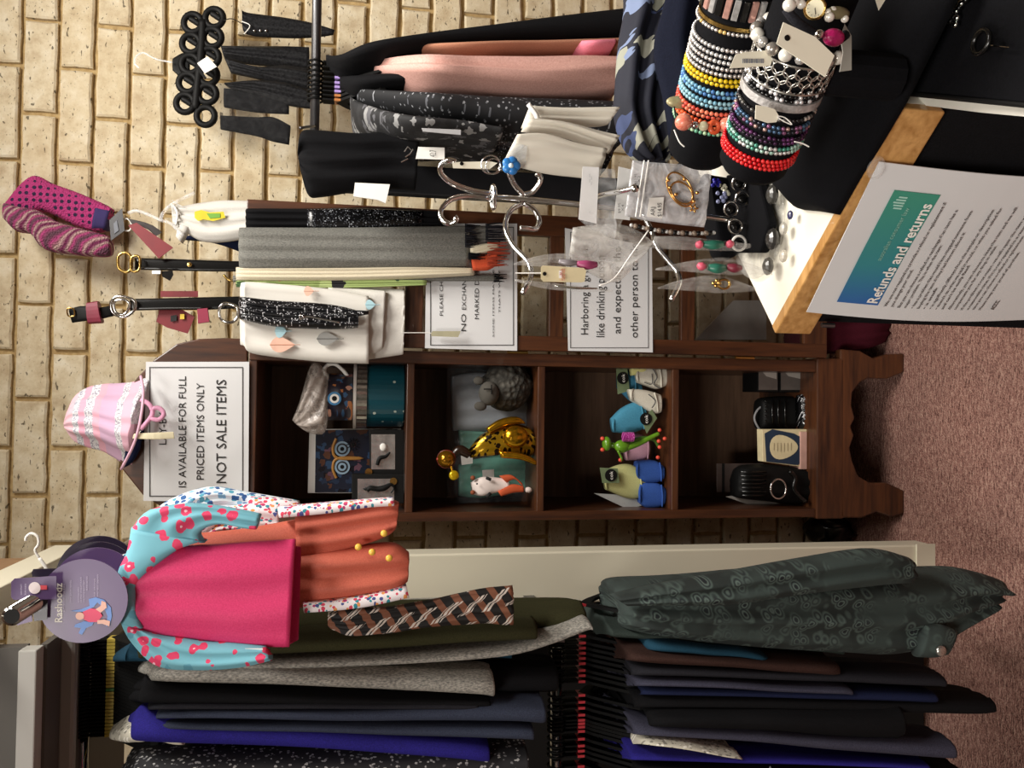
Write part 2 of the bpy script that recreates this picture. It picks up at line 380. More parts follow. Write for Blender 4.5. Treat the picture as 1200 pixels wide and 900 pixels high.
for a, b in ((0, 1), (2, 3), (4, 5), (6, 7)): MB().box((DL+.034, y0+.009, zr[a]), (DR-.049, y0+.012, zr[b])).build('pane', M['glass'], door)
for z in (zt-.1, 1.0, .42): MB().tube([(XR+.003, 1.943, z), (XR+.003, 1.943, z+.05)], .005).build('hinge', M['gold'], cab)
# ================================================================ SIGNS
def sign(name, label, corners, Y, lines, border, extra=None):
    pf = lambda x, y: P(x, y, Y)
    pts = [pf(*c) for c in corners]; c0 = sum(pts, V())/4
    t = thing(name, label, 'sign', (c0.x, Y, min(p.z for p in pts)))
    n = 8; mb = MB()
    for s0 in (0, 1):
        pass
    rs = []
    for i in range(n+1):
        u = i/n; a = pts[0].lerp(pts[3], u); b = pts[1].lerp(pts[2], u); rs.append([a, b, b+V((0, .0015, 0)), a+V((0, .0015, 0))])
    mb.rings(rs).build('sheet', M['paper'], t)
    if border: frame_lines(pf, *border, t)
    for (s, xb, xt, ya, yb_) in lines: ptext(s, xb, xt, ya, yb_, pf, t)
    return t
sign('lay_by_sign', 'white card sign reading LAY-BY is available, not sale items, on the cabinet crest', [(292,424),(291,588),(168,587),(171,424)], 1.945,
     [('LAY-BY',195,186,521,483),('IS AVAILABLE FOR FULL',218,209,571,441),('PRICED ITEMS ONLY',239,230,562,449),('NOT SALE ITEMS',265,253,566,445)], (175,285,430,582,1.2))
sign('exchange_sign', 'white paper notice about no exchange on marked down items, taped to the cabinet door', [(606,262),(606,411),(498,408),(500,262)], 1.925,
     [('PLEASE CHOOSE CAREFULLY',519,515,370,262),('NO',546,540,388,368),('EXCHANGE OR REFUND',546,541,363,268),('MARKED DOWN STOCK',561,556,374,270),('SOME ITEMS MAY BE DAMAGED',579,577,395,272),('THATS WHY THEY ARE',586,584,367,275)], (504,602,266,405,1.0))
sign('humour_sign', 'white paper sign about harboring a grudge and drinking poison, lower on the cabinet door', [(764,290),(765,413),(666,411),(662,267)], 1.925,
     [('Harboring a grudge is',689,680,392,287),('like drinking poison',708,698,395,300),('and expecting the',727,718,391,290),('other person to die',747,738,396,285)], (668,760,272,408,.8))
# ================================================================ FABRICS
F = {}
F['black'] = cloth('0b0b0c', '17171a'); F['blackshine'] = cloth('0c0c0d', '2a2a2c', 200, .5); F['charcoal'] = cloth('1c1c20', '2c2c32')
F['heather'] = cloth('6b6a66', 'b0aca2', 420, streak=.45, contrast=.35); F['greyscarf'] = cloth('5d5d59', '8d8c85', 500, streak=.5); F['slate'] = cloth('262b3c', '3d4558')
F['olive'] = cloth('2c2c1a', '3e3d27'); F['royal'] = cloth('1a1560', '2b2390'); F['teal'] = cloth('0c3142', '123f54'); F['brown'] = cloth('2c1b18', '43302a')
F['cream'] = cloth('cfc4a8', 'e2d9c2'); F['whitecloth'] = cloth('d6d3cc', 'e6e3dc'); F['peach'] = cloth('c4958a', 'dcae a2'.replace(' ', ''), 300, .6); F['apricot'] = cloth('9c6a55', 'b98468')
F['pinkrose'] = cloth('d9768a', 'e88fa0'); F['hot'] = cloth('cc3064', 'e04078', 500, .55, wr=.15); F['coral'] = cloth('b85846', 'cc6c56', 500, .6, wr=.25)
F['navy'] = cloth('151a30', '20284a'); F['maroon'] = cloth('3a0f1a', '571b2a'); F['purplegrey'] = cloth('2a2a38', '48485a'); F['moss'] = cloth('222a27', '38443f')
t = NT('embroidered'); a = t.vor(48, t.map((1, .05, 1))); b = t.noise(9, 2); r = t.ramp(a, [(.0, '10161a'), (.16, '10161a'), (.24, '55645e'), (.34, '10161a'), (.46, '46544f'), (.6, '1c2422')])
t.col(t.mix(t.ramp(b, [(.42, '000000'), (.55, 'ffffff')]), '2f3a37', r)); t.bump(t.noise(12, 3), .5, .008); F['embro'] = t.set(.9)
t = NT('zigzag'); wv_ = []
for rot_, sc_w in ((.75, 15), (-.95, 12), (.2, 8)):
    a = t.n('ShaderNodeTexWave', wave_type='BANDS', bands_direction='X'); a.inputs['Scale'].default_value = sc_w; a.inputs['Distortion'].default_value = 1.5; t.l(t.map((1, 1, 1), (0, rot_, 0)), a.inputs[0]); wv_.append(a.outputs['Fac'])
fine_ = t.n('ShaderNodeTexWave', wave_type='BANDS', bands_direction='X'); fine_.inputs['Scale'].default_value = 70; t.l(t.map((1, 1, 1), (0, .75, 0)), fine_.inputs[0])
k = t.mix(t.math('GREATER_THAN', wv_[1], .62), '0c0a09', '7a4c36'); stripe = t.math('MULTIPLY', t.math('GREATER_THAN', wv_[0], .66), t.math('GREATER_THAN', fine_.outputs['Fac'], .3))
t.col(t.mix(t.math('MULTIPLY', stripe, t.math('GREATER_THAN', wv_[2], .25)), k, 'c9c0b6')); F['zigzag'] = t.set(.7)
F['floral'] = spots('74b4c4', [(0, 'dc3f68'), (.88, '5f9fb4')], 56, .42, .5, (1, .5, 1), centre='f6c9d6')
F['confetti'] = spots('efe9ec', [(0, 'd8425f'), (.3, '2c8fa0'), (.5, 'e59a58'), (.7, 'b23a70'), (.88, '46508f')], 150, .48, .3)
F['bluetri'] = spots('dfeaf2', [(0, '2f5f9a'), (.35, '7fb3d6'), (.65, '234a86'), (.85, '4fa0b8')], 110, .46, .2)
F['dots'] = spots('101115', [(0, '8b8d92'), (.6, '5a5c62')], 120, .27, .2, (1, 1, 1)); F['paisley'] = spots('0e1122', [(0, '6f7d9c'), (.25, '8d8e80'), (.45, '39466c'), (.62, '0e1122'), (.72, 'a2a294')], 40, .5, 1.3, (1, .6, .7), centre='23305a')
F['greyfloral'] = spots('1a1a1c', [(0, '8a8a8a'), (.3, '56565a'), (.5, '242426')], 45, .5, 1.6); F['lace'] = spots('1b1b1f', [(0, 'a9a9a9'), (.6, '6d6d70')], 120, .3, .6)
F['sequin'] = spots('08080a', [(0, '3d3f44'), (.8, '9a9da3')], 260, .35, .2, rough=.25); F['glitter'] = spots('09090b', [(0, '15151a'), (.86, 'd8d8dc')], 420, .5, 0, rough=.3)
F['lacewhite'] = spots('c9c4b4', [(0, 'f0ece0'), (.5, '8a867c')], 130, .4, .6); F['tropic'] = spots('9db06e', [(0, 'c8402c'), (.2, '33502c'), (.45, 'b9c98a'), (.7, '1c1c20')], 26, .42, .8)
F['feather'] = spots('dedbd3', [(0, 'dedbd3'), (.86, 'c6d6da'), (.93, 'e3cabd'), (.97, 'b0b4b6')], 11, .22, 1.2, (1, .4, .5))
F['knit'] = None
t = NT('knit'); wv = t.n('ShaderNodeTexWave'); wv.bands_direction = 'DIAGONAL'; wv.inputs['Scale'].default_value = 9; wv.inputs['Distortion'].default_value = 5; t.l(t.tc.outputs['Object'], wv.inputs[0])
t.col(t.ramp(wv.outputs['Fac'], [(.0, '5b3a48'), (.3, 'a63a72'), (.55, '8d5a66'), (.75, 'b89a94'), (1, '6a1c48')])); t.bump(t.vor(230), 1, .004); F['knit'] = t.set(.95)
t = NT('knit_pink'); t.col(t.mix(t.math('LESS_THAN', t.vor(62, rnd=.15), .3), 'a8326e', '2c1a3a')); t.bump(t.vor(230), 1, .003); F['knit2'] = t.set(.95)
# ---------------------------------------------------------------- hanging garments
def garment(name, label, cat, rows, mat, group=None, side=.006, seed=1, parts=None, **k):
    """rows: (x, ya, yb, Y, t) columns of the picture from the shoulder down to the hem"""
    r6 = [(x, a, x, b, Y, t_) for x, a, b, Y, t_ in rows]
    mbx = loft(r6, N=k.pop('N', 30), ns=k.pop('ns', 6), nd=k.pop('nd', 10), side=side, seed=seed, **k)
    o = mbx.build(name, mat, smooth=True)
    tag(o, label, cat, group); return o
YR = 1.55                                 # both rails
def slot(name, label, mat, x0, x1, ytop, ybot, w0, w1, yf=1.39, seed=1, rail=YR, cat='garment', group=None, neck=None, slant=0):
    """one garment on a hanger seen from its edge; ytop/ybot centre at the shoulder and hem"""
    n = [(x0, ytop-w0*.25, ytop+w0*.25, rail-.04, .08), (x0+14, ytop-w0*.5, ytop+w0*.5, rail-.10, .20), (x0+32, ytop+(ybot-ytop)*.1-w0*.55, ytop+(ybot-ytop)*.1+w0*.55, yf+.01, .2)]
    for u in (.35, .65, .93): n.append((x0+32+(x1-x0-32)*u, ytop+(ybot-ytop)*u-(w0+(w1-w0)*u)*.5, ytop+(ybot-ytop)*u+(w0+(w1-w0)*u)*.5, yf+random.Random(seed).uniform(-.006, .006), .19-.07*u))
    n.append((x1+slant, ybot-w1*.48, ybot+w1*.48, yf+.004, .10))
    return garment(name, label, cat, n, mat, group, seed=seed, side=.007, rd=.35)
LG = 'garments on the lower left rail'; UG = 'garments on the upper left rail'
# ================================================================ LEFT SHOP FITTING
XP0, XP1 = -.435, -.329
fx = thing('wall_fitting', 'cream painted shop fitting with upright post, canopy arm and two rails on the left', 'shop fitting', (-.9, 1.8, 0))
zbeam0 = P(93, 636, 1.83).z; zbeam1 = P(55, 636, 1.83).z
MB().box((XP0-.01, 1.83, 0), (XP1, 1.90, zbeam0)).build('post', M['cream'], fx, bevel=.004)
MB().box((XP0-.012, 1.825, 0), (XP1+.003, 1.829, .05)).build('post_foot', M['cream'], fx)
MB().box((-.365, .85, zbeam0), (-.303, 1.87, zbeam1)).build('canopy_arm', M['cream'], fx, bevel=.003)
zA1, zA0 = P(20, 800, 1.35).z, P(42, 800, 1.35).z; zV1, zV0 = P(57, 800, 1.44).z, P(88, 800, 1.44).z
MB().box((-2.6, 1.35, zA0), (-.375, 1.38, zA1)).build('canopy_lip', M['lite_paint'], fx, bevel=.002)
MB().box((-2.6, 1.37, zA1-.002), (-.375, 1.39, zA1+.12)).build('canopy_front', M['dark_paint'], fx)
MB().box((-2.6, 1.38, zA0-.004), (-.375, 1.82, zA0+.006)).build('canopy_underside', M['dark_paint'], fx)
MB().box((-2.6, 1.44, zV0), (-.375, 1.458, zA0)).build('valance', M['grey_paint'], fx, bevel=.006)
MB().box((-2.6, 1.84, .02), (-.437, 1.855, P(600, 800, 1.84).z)).build('back_panel', M['black'], fx)  # added black sheet standing in for the shade behind the lower hangers
zru = P(98, 800, YR).z; zrl = P(652, 800, YR).z
for z in (zru, zrl):
    MB().tube([(-2.4, YR, z), (-.46, YR, z)], .0105, 14).build('rail', M['chrome'], fx, smooth=True)
    MB().box((-.45, YR-.012, z-.012), (-.425, 1.84, z+.012)).build('rail_bracket', M['steel'], fx)
# face-out arm
a0 = P(14, 722, 1.16)
MB().tube([a0, (a0.x, 1.835, a0.z)], .0125, 18).build('face_out_arm', M['chrome'], fx, smooth=True)
MB().tube([a0+V((0, -.001, 0)), a0+V((0, .004, 0))], .0095, 18).build('arm_mouth', M['black'], fx)
# cardboard on top
c = P(20, 640, 1.8)
tag(MB().box((-.375, 1.70, zbeam1+.001), (-.325, 1.85, zbeam1+.10)).build('cardboard_box', plain('9a7a58', .8), bevel=.002), 'flat brown cardboard box lying on top of the cream canopy', 'box')
h = thing('small_white_hanger', 'small white plastic hanger hook resting on the canopy arm edge', 'hanger', P(38, 645, 1.5))
MB().tube([P(x, y, 1.5) for x, y in ((46,654),(41,645),(45,638),(44,629),(37,625),(31,629),(30,634))], .0022).build('hook', M['white'], h, smooth=True)
MB().tube([P(x, y, 1.5) for x, y in ((46,654),(55,668),(60,690))], .003).build('arm', M['white'], h, smooth=True)
# ---- hangers seen from the side
def make_hanger(loc, tabcol, z, name, label, group, half=.12):
    t_ = thing(name, label, 'hanger', loc, group); L = V(loc)
    R = .0115+.004
    pts = [L+V((0, R*math.sin(a), R*math.cos(a))) for a in [math.radians(d) for d in range(-168, 185, 22)]]
    pts += [L+V((0, 0, -.022)), L+V((0, 0, -.06))]
    MB().tube(pts, .0024, 6).build('hook', M['hanger'], t_, smooth=True)
    mbh = MB(); z0 = L.z-.055; half *= .8
    sec = [(-half, -.085, .006), (-half*.7, -.055, .008), (-half*.3, -.018, .009), (0, 0, .012), (half*.3, -.018, .009), (half*.7, -.055, .008), (half, -.085, .006)]
    mbh.rings([[V((L.x+dx*.0028, L.y+y_, z0+zz+dz*hh)) for dx, dz in ((-1, -1), (1, -1), (1, 1), (-1, 1))] for y_, zz, hh in sec]).build('shoulder_bar', M['hanger'], t_)
    MB().box((L.x-.0016, L.y-.013, z0-.002), (L.x+.0016, L.y+.013, L.z-.016)).build('neck_plate', M['hanger'], t_)
    if tabcol is not None and name == 'clothes_hanger' and 'red' in label: MB().box((L.x-.0008, L.y-.0165, z0-.026), (L.x+.0012, L.y-.0135, z0-.010)).build('size_print', M['grey_ink'], t_)
    if tabcol: MB().box((L.x-.0024, L.y-.014, z0-.004), (L.x+.0024, L.y+.011, z0+.015)).build('size_tab', tabcol, t_)
    return t_
ytab = plain('c9b24a', .5); gtab = plain('4e8a3c', .5); rtab = plain('b8323c', .45); ptab = plain('a48bc8', .45); otab = plain('b0713e', .45)
for q, (xr, ys, zz, tab, lb, grp) in enumerate(((98, [749+4.1*i for i in range(28)], zru, ytab, 'black plastic hanger with a yellow size tab on the upper rail', 'black hangers with yellow tabs on the upper left rail'),
        (652, [708, 744, 752, 758, 764, 770, 776, 784, 790, 797, 813, 821, 828, 836, 842, 846, 850, 855, 864, 872, 878, 884, 896, 903, 909], zrl, rtab, 'black plastic hanger with a red size tab on the lower rail', 'black hangers with red tabs on the lower left rail'))):
    src = None
    for i, y in enumerate(ys):
        p = V((P(xr+8, y, YR).x, YR, zz))
        if src is None: src = make_hanger(p, tab, zz, 'clothes_hanger', lb, grp); sp = p
        else:
            cc = copy_tree(src, p-sp)
            if q == 0 and i == 14:
                for ch in cc.children:
                    if ch.name.startswith('size_tab'): ch.data = ch.data.copy(); ch.data.materials[0] = gtab
                cc['label'] = 'black hanger with the only green size tab, mid upper rail'; del cc['group']
            if q == 1 and i == 1: pass
# ---- upper garments
def sl(*a, **k): return slot(*a, **k)
sl('jumper', 'teal blue garment showing only at its shoulder, behind the pink rash vest', F['teal'], 132, 600, 772, 768, 22, 14, yf=1.44, seed=2)
sl('long_jersey', 'olive green long jersey top beside the heather grey cardigan', F['olive'], 148, 626, 768, 742, 26, 26, yf=1.375, seed=3, slant=4)
sl('long_cardigan', 'dark olive long cardigan whose layered hem reaches the lower hangers', F['olive'], 150, 688, 742, 727, 24, 30, yf=1.43, seed=4)
g = garment('printed_scarf', 'brown, black and white zigzag printed scarf beside the orange swim shorts', 'scarf', [(384, 722, 736, 1.345, .03), (405, 716, 744, 1.335, .03), (450, 712, 743, 1.335, .03), (500, 706, 737, 1.335, .03), (555, 692, 733, 1.335, .03), (602, 690, 733, 1.34, .03)], F['zigzag'], seed=5, nd=4, ns=10, fold=.005, nf=3)
garment('heather_cardigan', 'heather grey cardigan with a drooping hem point, against the olive top', 'cardigan', [(160, 778, 784, 1.55, .1), (172, 774, 800, 1.42, .36), (250, 771, 797, 1.385, .42), (360, 768, 792, 1.385, .42), (470, 764, 788, 1.385, .42), (560, 757, 783, 1.385, .4), (610, 752, 776, 1.385, .38), (650, 742, 762, 1.385, .3), (688, 728, 746, 1.39, .2), (695, 733, 742, 1.39, .12)], F['heather'], seed=6, rd=.35)
sl('heather_jumper', 'heather grey jumper with a straight hem, left of the drooping cardigan', F['heather'], 160, 580, 790, 808, 26, 30, yf=1.37, seed=7)
sl('black_dress', 'plain black dress with long hem below the grey jumper', F['black'], 152, 655, 806, 800, 26, 34, yf=1.42, seed=8)
sl('black_cardigan', 'black cardigan between the heather jumper and the slate tops', F['black'], 148, 575, 818, 826, 26, 14, yf=1.378, seed=9)
sl('charcoal_jumper', 'charcoal top with a small white tag, beside the black cardigan', F['charcoal'], 158, 560, 830, 829, 12, 14, yf=1.374, seed=10)
sl('slate_jacket', 'slate blue jacket, the one nearer the black cardigan', F['slate'], 168, 640, 840, 838, 14, 30, yf=1.372, seed=11)
sl('slate_jumper', 'slate blue top, the one nearer the royal blue garment', F['slate'], 165, 626, 851, 862, 14, 22, yf=1.376, seed=12)
sl('royal_jumper', 'royal blue top with a straight hem on the upper rail', F['royal'], 138, 574, 858, 885, 38, 28, yf=1.38, seed=13)
sl('lace_blouse', 'cream lace top showing at the shoulder beside the royal blue one', F['lacewhite'], 128, 215, 862, 872, 30, 14, yf=1.40, seed=14)
sl('patterned_dress', 'navy and white patterned dress at the left end of the upper rail', F['lace'], 142, 620, 905, 899, 24, 34, yf=1.39, seed=15)
# ---- lower garments
ja = thing('embroidered_jacket', 'dark green embroidered long jacket at the right end of the lower rail', 'jacket', P(1185, 700, 1.4))
loft([(722, 705, 724, 728, 1.50, .08), (730, 698, 732, 742, 1.44, .16), (760, 696, 762, 752, 1.39, .2), (830, 692, 830, 762, 1.37, .2), (920, 684, 920, 772, 1.36, .2), (1000, 679, 1010, 777, 1.36, .18), (1060, 677, 1062, 778, 1.36, .16), (1110, 676, 1100, 768, 1.36, .13), (1155, 674, 1132, 745, 1.37, .10), (1186, 684, 1160, 724, 1.38, .06), (1190, 690, 1166, 716, 1.385, .04)], N=40, ns=12, nd=6, fold=.010, nf=3, side=.006, seed=21).build('body', F['embro'], ja, smooth=True)
loft([(722, 702, 738, 712, 1.36, .05), (770, 693, 775, 712, 1.34, .06), (850, 678, 858, 712, 1.33, .06), (940, 661, 950, 700, 1.33, .06), (1030, 647, 1038, 690, 1.33, .06), (1072, 655, 1076, 686, 1.34, .05)], N=24, ns=10, fold=.005, nf=2, seed=22).build('sleeve', F['embro'], ja, smooth=True)
loft([(1090, 735, 1078, 772, 1.34, .03), (1108, 734, 1098, 773, 1.335, .03), (1125, 740, 1112, 770, 1.34, .03)], N=8, ns=8, seed=23).build('cuff', F['embro'], ja, smooth=True)
MB().lathe([(0, -.003), (.0085, -.003), (.010, 0), (.010, .002), (0, .002)], P(1103, 763, 1.332), V((0, 1, 0)), 14).build('button', M['silver'], ja, smooth=True)
sl('grey_green_shirt', 'grey green top whose collar shows above the embroidered jacket', F['moss'], 700, 990, 742, 765, 16, 12, yf=1.43, seed=30)
sl('teal_shirt', 'teal top squeezed between the green jacket and the brown one', F['teal'], 738, 900, 759, 772, 16, 14, yf=1.40, seed=31)
sl('brown_shirt', 'dark brown top hanging below the teal one', F['brown'], 716, 985, 770, 787, 16, 20, yf=1.39, seed=32)
sl('charcoal_shirt', 'charcoal grey shirt next to the dark brown top, reaching low', F['charcoal'], 724, 1110, 787, 802, 16, 18, yf=1.39, seed=33)
sl('purple_grey_jumper', 'grey top with a pale shoulder seam next to the charcoal shirt', F['purplegrey'], 726, 1000, 801, 812, 12, 12, yf=1.388, seed=34)
sl('navy_dress', 'dark navy dress in the middle of the lower rail', F['navy'], 735, 1100, 812, 820, 14, 16, yf=1.395, seed=35)
sl('long_black_dress', 'longest black dress, its tip over the carpet', F['black'], 728, 1168, 826, 832, 20, 22, yf=1.40, seed=36)
sl('black_blouse', 'soft black blouse with wide hem near the slate jacket', F['black'], 742, 1062, 846, 852, 22, 44, yf=1.375, seed=37)
sl('slate_jacket', 'slate purple jacket with a crumpled hem at lower left', F['purplegrey'], 726, 1122, 858, 884, 16, 26, yf=1.385, seed=38)
sl('white_trim_blouse', 'black top with a white lace edge in the lower left corner', F['lacewhite'], 728, 870, 871, 890, 7, 5, yf=1.38, seed=39)
sl('indigo_shirt', 'indigo blue top at the far left of the lower rail', F['royal'], 722, 1090, 888, 900, 14, 10, yf=1.40, seed=40)
sl('dark_coat', 'black coat at the outermost end of the lower rail', F['black'], 730, 1130, 905, 912, 16, 20, yf=1.40, seed=41)
# ================================================================ PINK RASH VEST GROUP ON THE FACE-OUT ARM
rv = thing('rash_vest', 'hot pink child rash vest with turquoise floral sleeves hanging from a round purple card', 'rash vest', P(350, 710, 1.25))
YV = 1.25
loft([(140,676,142,736,YV,.03),(158,664,152,745,YV,.035),(200,645,190,752,YV,.04),(260,640,240,756,YV,.04),(300,637,290,762,YV,.04),(345,634,338,762,YV,.035)], N=30, ns=14, fold=.003, nf=2, seed=3).build('front_panel', F['hot'], rv, smooth=True)
loft([(333,640,330,762,YV+.022,.02),(352,642,349,752,YV+.024,.02)], N=4, ns=8).build('back_hem', cloth('a82050', 'b8285a'), rv, smooth=True)
# yoke: floral band over both shoulders and neck
loft([(166,738,138,730,YV-.004,.03),(160,720,134,722,YV-.006,.034),(157,700,133,700,YV-.006,.034),(163,680,133,684,YV-.006,.034),(200,650,136,668,YV-.008,.04),(222,640,145,648,YV-.008,.04),(240,636,150,620,YV-.006,.04)], N=24, ns=10, seed=4).build('yoke', F['floral'], rv, smooth=True)
loft([(150,622,238,638,YV-.004,.04),(170,600,232,628,YV-.008,.045),(210,592,240,620,YV-.01,.045),(240,593,258,616,YV-.01,.045),(275,598,285,621,YV-.01,.04),(304,604,299,622,YV-.008,.035)], N=24, ns=10, fold=.003, nf=2, seed=5).build('sleeve', F['floral'], rv, smooth=True)
loft([(138,728,172,742,YV,.03),(150,755,190,748,YV-.004,.04),(180,785,215,752,YV-.006,.045),(230,790,240,756,YV-.006,.045),(280,786,275,757,YV-.006,.04),(318,776,310,760,YV-.004,.03)], N=24, ns=10, fold=.003, nf=2, seed=6).build('sleeve', F['floral'], rv, smooth=True)
MB().prism([P(x, y, YV-.008) for x, y in ((130,697),(138,696),(140,710),(134,711))], V((0, .001, 0))).build('neck_label', M['white'], rv)
MB().prism([P(x, y, YV-.002) for x, y in ((287,760),(308,760),(308,765),(290,764))], V((0, .001, 0))).build('care_label', M['white'], rv)
sw = thing('swim_shorts_suit', 'coral orange child sun suit with yellow snaps and confetti print sides, behind the pink vest', 'swimsuit', P(480, 650, 1.3))
YS = 1.315
loft([(215,628,222,700,YS,.03),(280,622,282,705,YS-.004,.035),(340,612,345,715,YS-.006,.04),(360,608,365,716,YS-.006,.04)], N=16, ns=12, fold=.004, nf=3, seed=7).build('torso', F['coral'], sw, smooth=True)
loft([(345,607,348,655,YS-.01,.045),(390,600,392,650,YS-.014,.05),(430,592,432,640,YS-.014,.05),(458,588,455,630,YS-.012,.045),(468,590,464,622,YS-.01,.035)], N=20, ns=10, fold=.005, nf=2, seed=8).build('trouser_leg', F['coral'], sw, smooth=True)
loft([(345,650,345,716,YS-.01,.045),(390,646,392,712,YS-.016,.05),(430,642,435,704,YS-.018,.055),(462,640,462,698,YS-.016,.05),(480,650,478,684,YS-.01,.04)], N=20, ns=10, fold=.005, nf=2, seed=9).build('trouser_leg', F['coral'], sw, smooth=True)
loft([(325,595,327,608,YS-.016,.03),(380,590,382,603,YS-.02,.03),(430,586,430,596,YS-.02,.03),(462,584,462,594,YS-.018,.03)], N=14, ns=6, seed=10).build('side_panel', F['confetti'], sw, smooth=True, label='white confetti print side panel')
loft([(355,708,356,720,YS-.02,.03),(420,700,422,714,YS-.022,.03),(476,686,480,702,YS-.018,.03)], N=14, ns=6, seed=11).build('side_panel', F['confetti'], sw, smooth=True, label='white confetti print side panel')
for x, y in ((450, 625), (420, 641), (436, 647), (456, 654)):
    MB().lathe([(0, -.003), (.0045, -.003), (.0055, 0), (0, .002)], P(x, y, YS-.028), V((0, 1, 0)), 12).build('snap', plain('e8b84a', .3), sw, smooth=True)
tr = thing('triangle_print_suit', 'child sun suit printed with blue and coral triangles, hindmost on the card arm', 'swimsuit', P(350, 590, 1.38))
YT = 1.375
loft([(172,612,208,640,YT,.03),(190,590,240,615,YT-.002,.035),(240,572,262,600,YT-.004,.035),(290,578,296,603,YT-.004,.03),(350,588,345,606,YT,.03)], N=24, ns=10, fold=.003, seed=12).build('sleeve', F['bluetri'], tr, smooth=True)
loft([(205,640,222,650,YT-.02,.02),(250,600,258,625,YT-.022,.02),(300,590,302,632,YT-.022,.02),(326,592,327,634,YT-.02,.02)], N=16, ns=10, seed=13, fold=.003).build('torso', F['confetti'], tr, smooth=True)
loft([(290,582,292,596,YT-.012,.03),(330,585,330,600,YT-.014,.03),(350,590,349,604,YT-.012,.03)], N=10, ns=6, seed=14).build('cuff', F['confetti'], tr, smooth=True)
loft([(118,668,126,694,YT-.07,.015),(132,656,140,690,YT-.07,.02),(150,648,150,680,YT-.06,.02)], N=10, ns=8, seed=15).build('collar', F['confetti'], tr, smooth=True)
# round header cards
PUR = plain('5c4672', .35, var=.06, vs=8); PURD = plain('2a2236', .35)
def hcard(cx, cy, Y, name, label, mat, R=.0595, group=None):
    c_ = P(cx, cy, Y); t_ = thing(name, label, 'card', c_-V((0, 0, R)), group)
    mbh = MB(); mbh.lathe([(.0, -.001), (R, -.001), (R, .001), (0, .001)], c_, V((0, 1, 0)), 48); mbh.build('card', mat, t_)
    return t_, c_
for i in range(3):
    hcard(112+i*1.5, 690-i*8, 1.262+.03*(i+1), 'header_card', ('round purple card just behind the front printed one', 'dark round card, middle of the stack on the arm', 'dark round card, hindmost of the stack on the arm')[i], (PUR, PURD, PURD)[i], group=None)
hc, c_ = hcard(98, 704, 1.235, 'header_card', 'round purple header card with a swimming child picture and white lettering, frontmost', PUR, R=.0575)
Yh = 1.2338; pf = lambda x, y: P(x, y, Yh)
ptext('Rashoodz', 73, 64, 729, 683, pf, hc, M['white'], lift=V((0, -.0006, 0)), bold=.02)
for s, xb, y0_, y1_ in (('SUN WARE FOR KIDS', 76, 717, 684), ('UPF50+ SUN PROTECTION', 84, 706, 680), ('PROTECTS FROM HARMFUL', 93, 706, 688), ('ULTRA VIOLET RAYS', 96, 706, 676), ('CHLORINE RESISTANT', 99.5, 706, 680), ('QUICK DRYING', 103, 692, 675), ('THE ORIGINAL', 112, 699, 677), ('AND BEST DESIGN', 115.5, 699, 673)):
    ptext(s, xb, xb-1.7, y0_, y1_, pf, hc, plain('c9bfd8', .6), lift=V((0, -.0006, 0)))
def flat(pts, d, mat, name, par, Y=Yh): return MB().prism([P(x, y, Y-d) for x, y in pts], V((0, .0004, 0))).build(name, mat, par)
def blob(cx, cy, rx, ry, n=16): return [(cx+rx*math.cos(2*math.pi*k/n), cy+ry*math.sin(2*math.pi*k/n)) for k in range(n)]
sky = plain('6f95d6', .5); skin = plain('f0b8a8', .5)
flat([(83,716),(95,714),(105,710),(104,702),(112,700),(122,703),(130,712),(131,722),(129,733),(124,734),(126,722),(122,712),(114,706),(110,711),(100,717),(92,717)], .0008, sky, 'printed_cape', hc)
flat([(88,732),(98,728),(110,729),(108,733),(101,736),(96,744),(92,742),(95,736),(87,735)], .0009, sky, 'printed_cape', hc)
flat([(97,717),(106,713),(116,714),(120,722),(114,729),(104,729),(97,725)], .0014, plain('e0486e', .5), 'printed_vest', hc)
flat(blob(93.5, 722, 5, 4.5), .0018, skin, 'printed_face', hc)
flat([(112,714),(118,710),(119,704),(124,706),(125,712),(118,718)], .0018, skin, 'printed_leg', hc)
flat([(114,727),(122,726),(129,728),(128,734),(120,731),(114,731)], .0018, skin, 'printed_leg', hc)
# rectangular swing tickets
def card(px, Y, t_, mat, name, label, cat='tag', group=None):
    pts = [P(x, y, Y) for x, y in px]; o = MB().prism(pts, V((0, t_, 0))).build(name, mat); return tag(o, label, cat, group)
tk = thing('swing_ticket', 'purple swing ticket with a pink badge, uppermost beside the chrome arm', 'tag', P(60, 690, 1.22))
MB().prism([P(x, y, 1.222) for x, y in ((13,682),(17,678),(66,675),(66,702),(40,703),(16,703),(13,700))], V((0, .001, 0))).build('card', PUR, tk)
flat(blob(40.5, 689, 7, 7), .001, plain('f4dfe0', .5), 'printed_badge', tk, 1.222); flat([(47,686),(55,686),(55,691),(47,691)], .0008, plain('d8505c', .5), 'printed_vest', tk, 1.222)
for s, xb in (('SUN SMART', 26), ('FOR KIDS', 31)): ptext(s, xb, xb-2, 697, 684, lambda x, y: P(x, y, 1.222), tk, plain('c9bfd8', .6), lift=V((0, -.0006, 0)))
card([(37,671),(39,667),(70,666),(72,672),(72,676),(38,676)], 1.26, .001, PURD, 'swing_ticket', 'dark swing ticket partly behind the purple one')
card([(18,706),(35,703),(38,728),(20,733)], 1.235, .001, PUR, 'swing_ticket', 'plain purple swing ticket behind the open end of the arm')
tk2 = card([(37,702),(56,700),(55,726),(40,728)], 1.228, .001, PURD, 'swing_ticket', 'near black swing ticket hanging under the chrome arm')
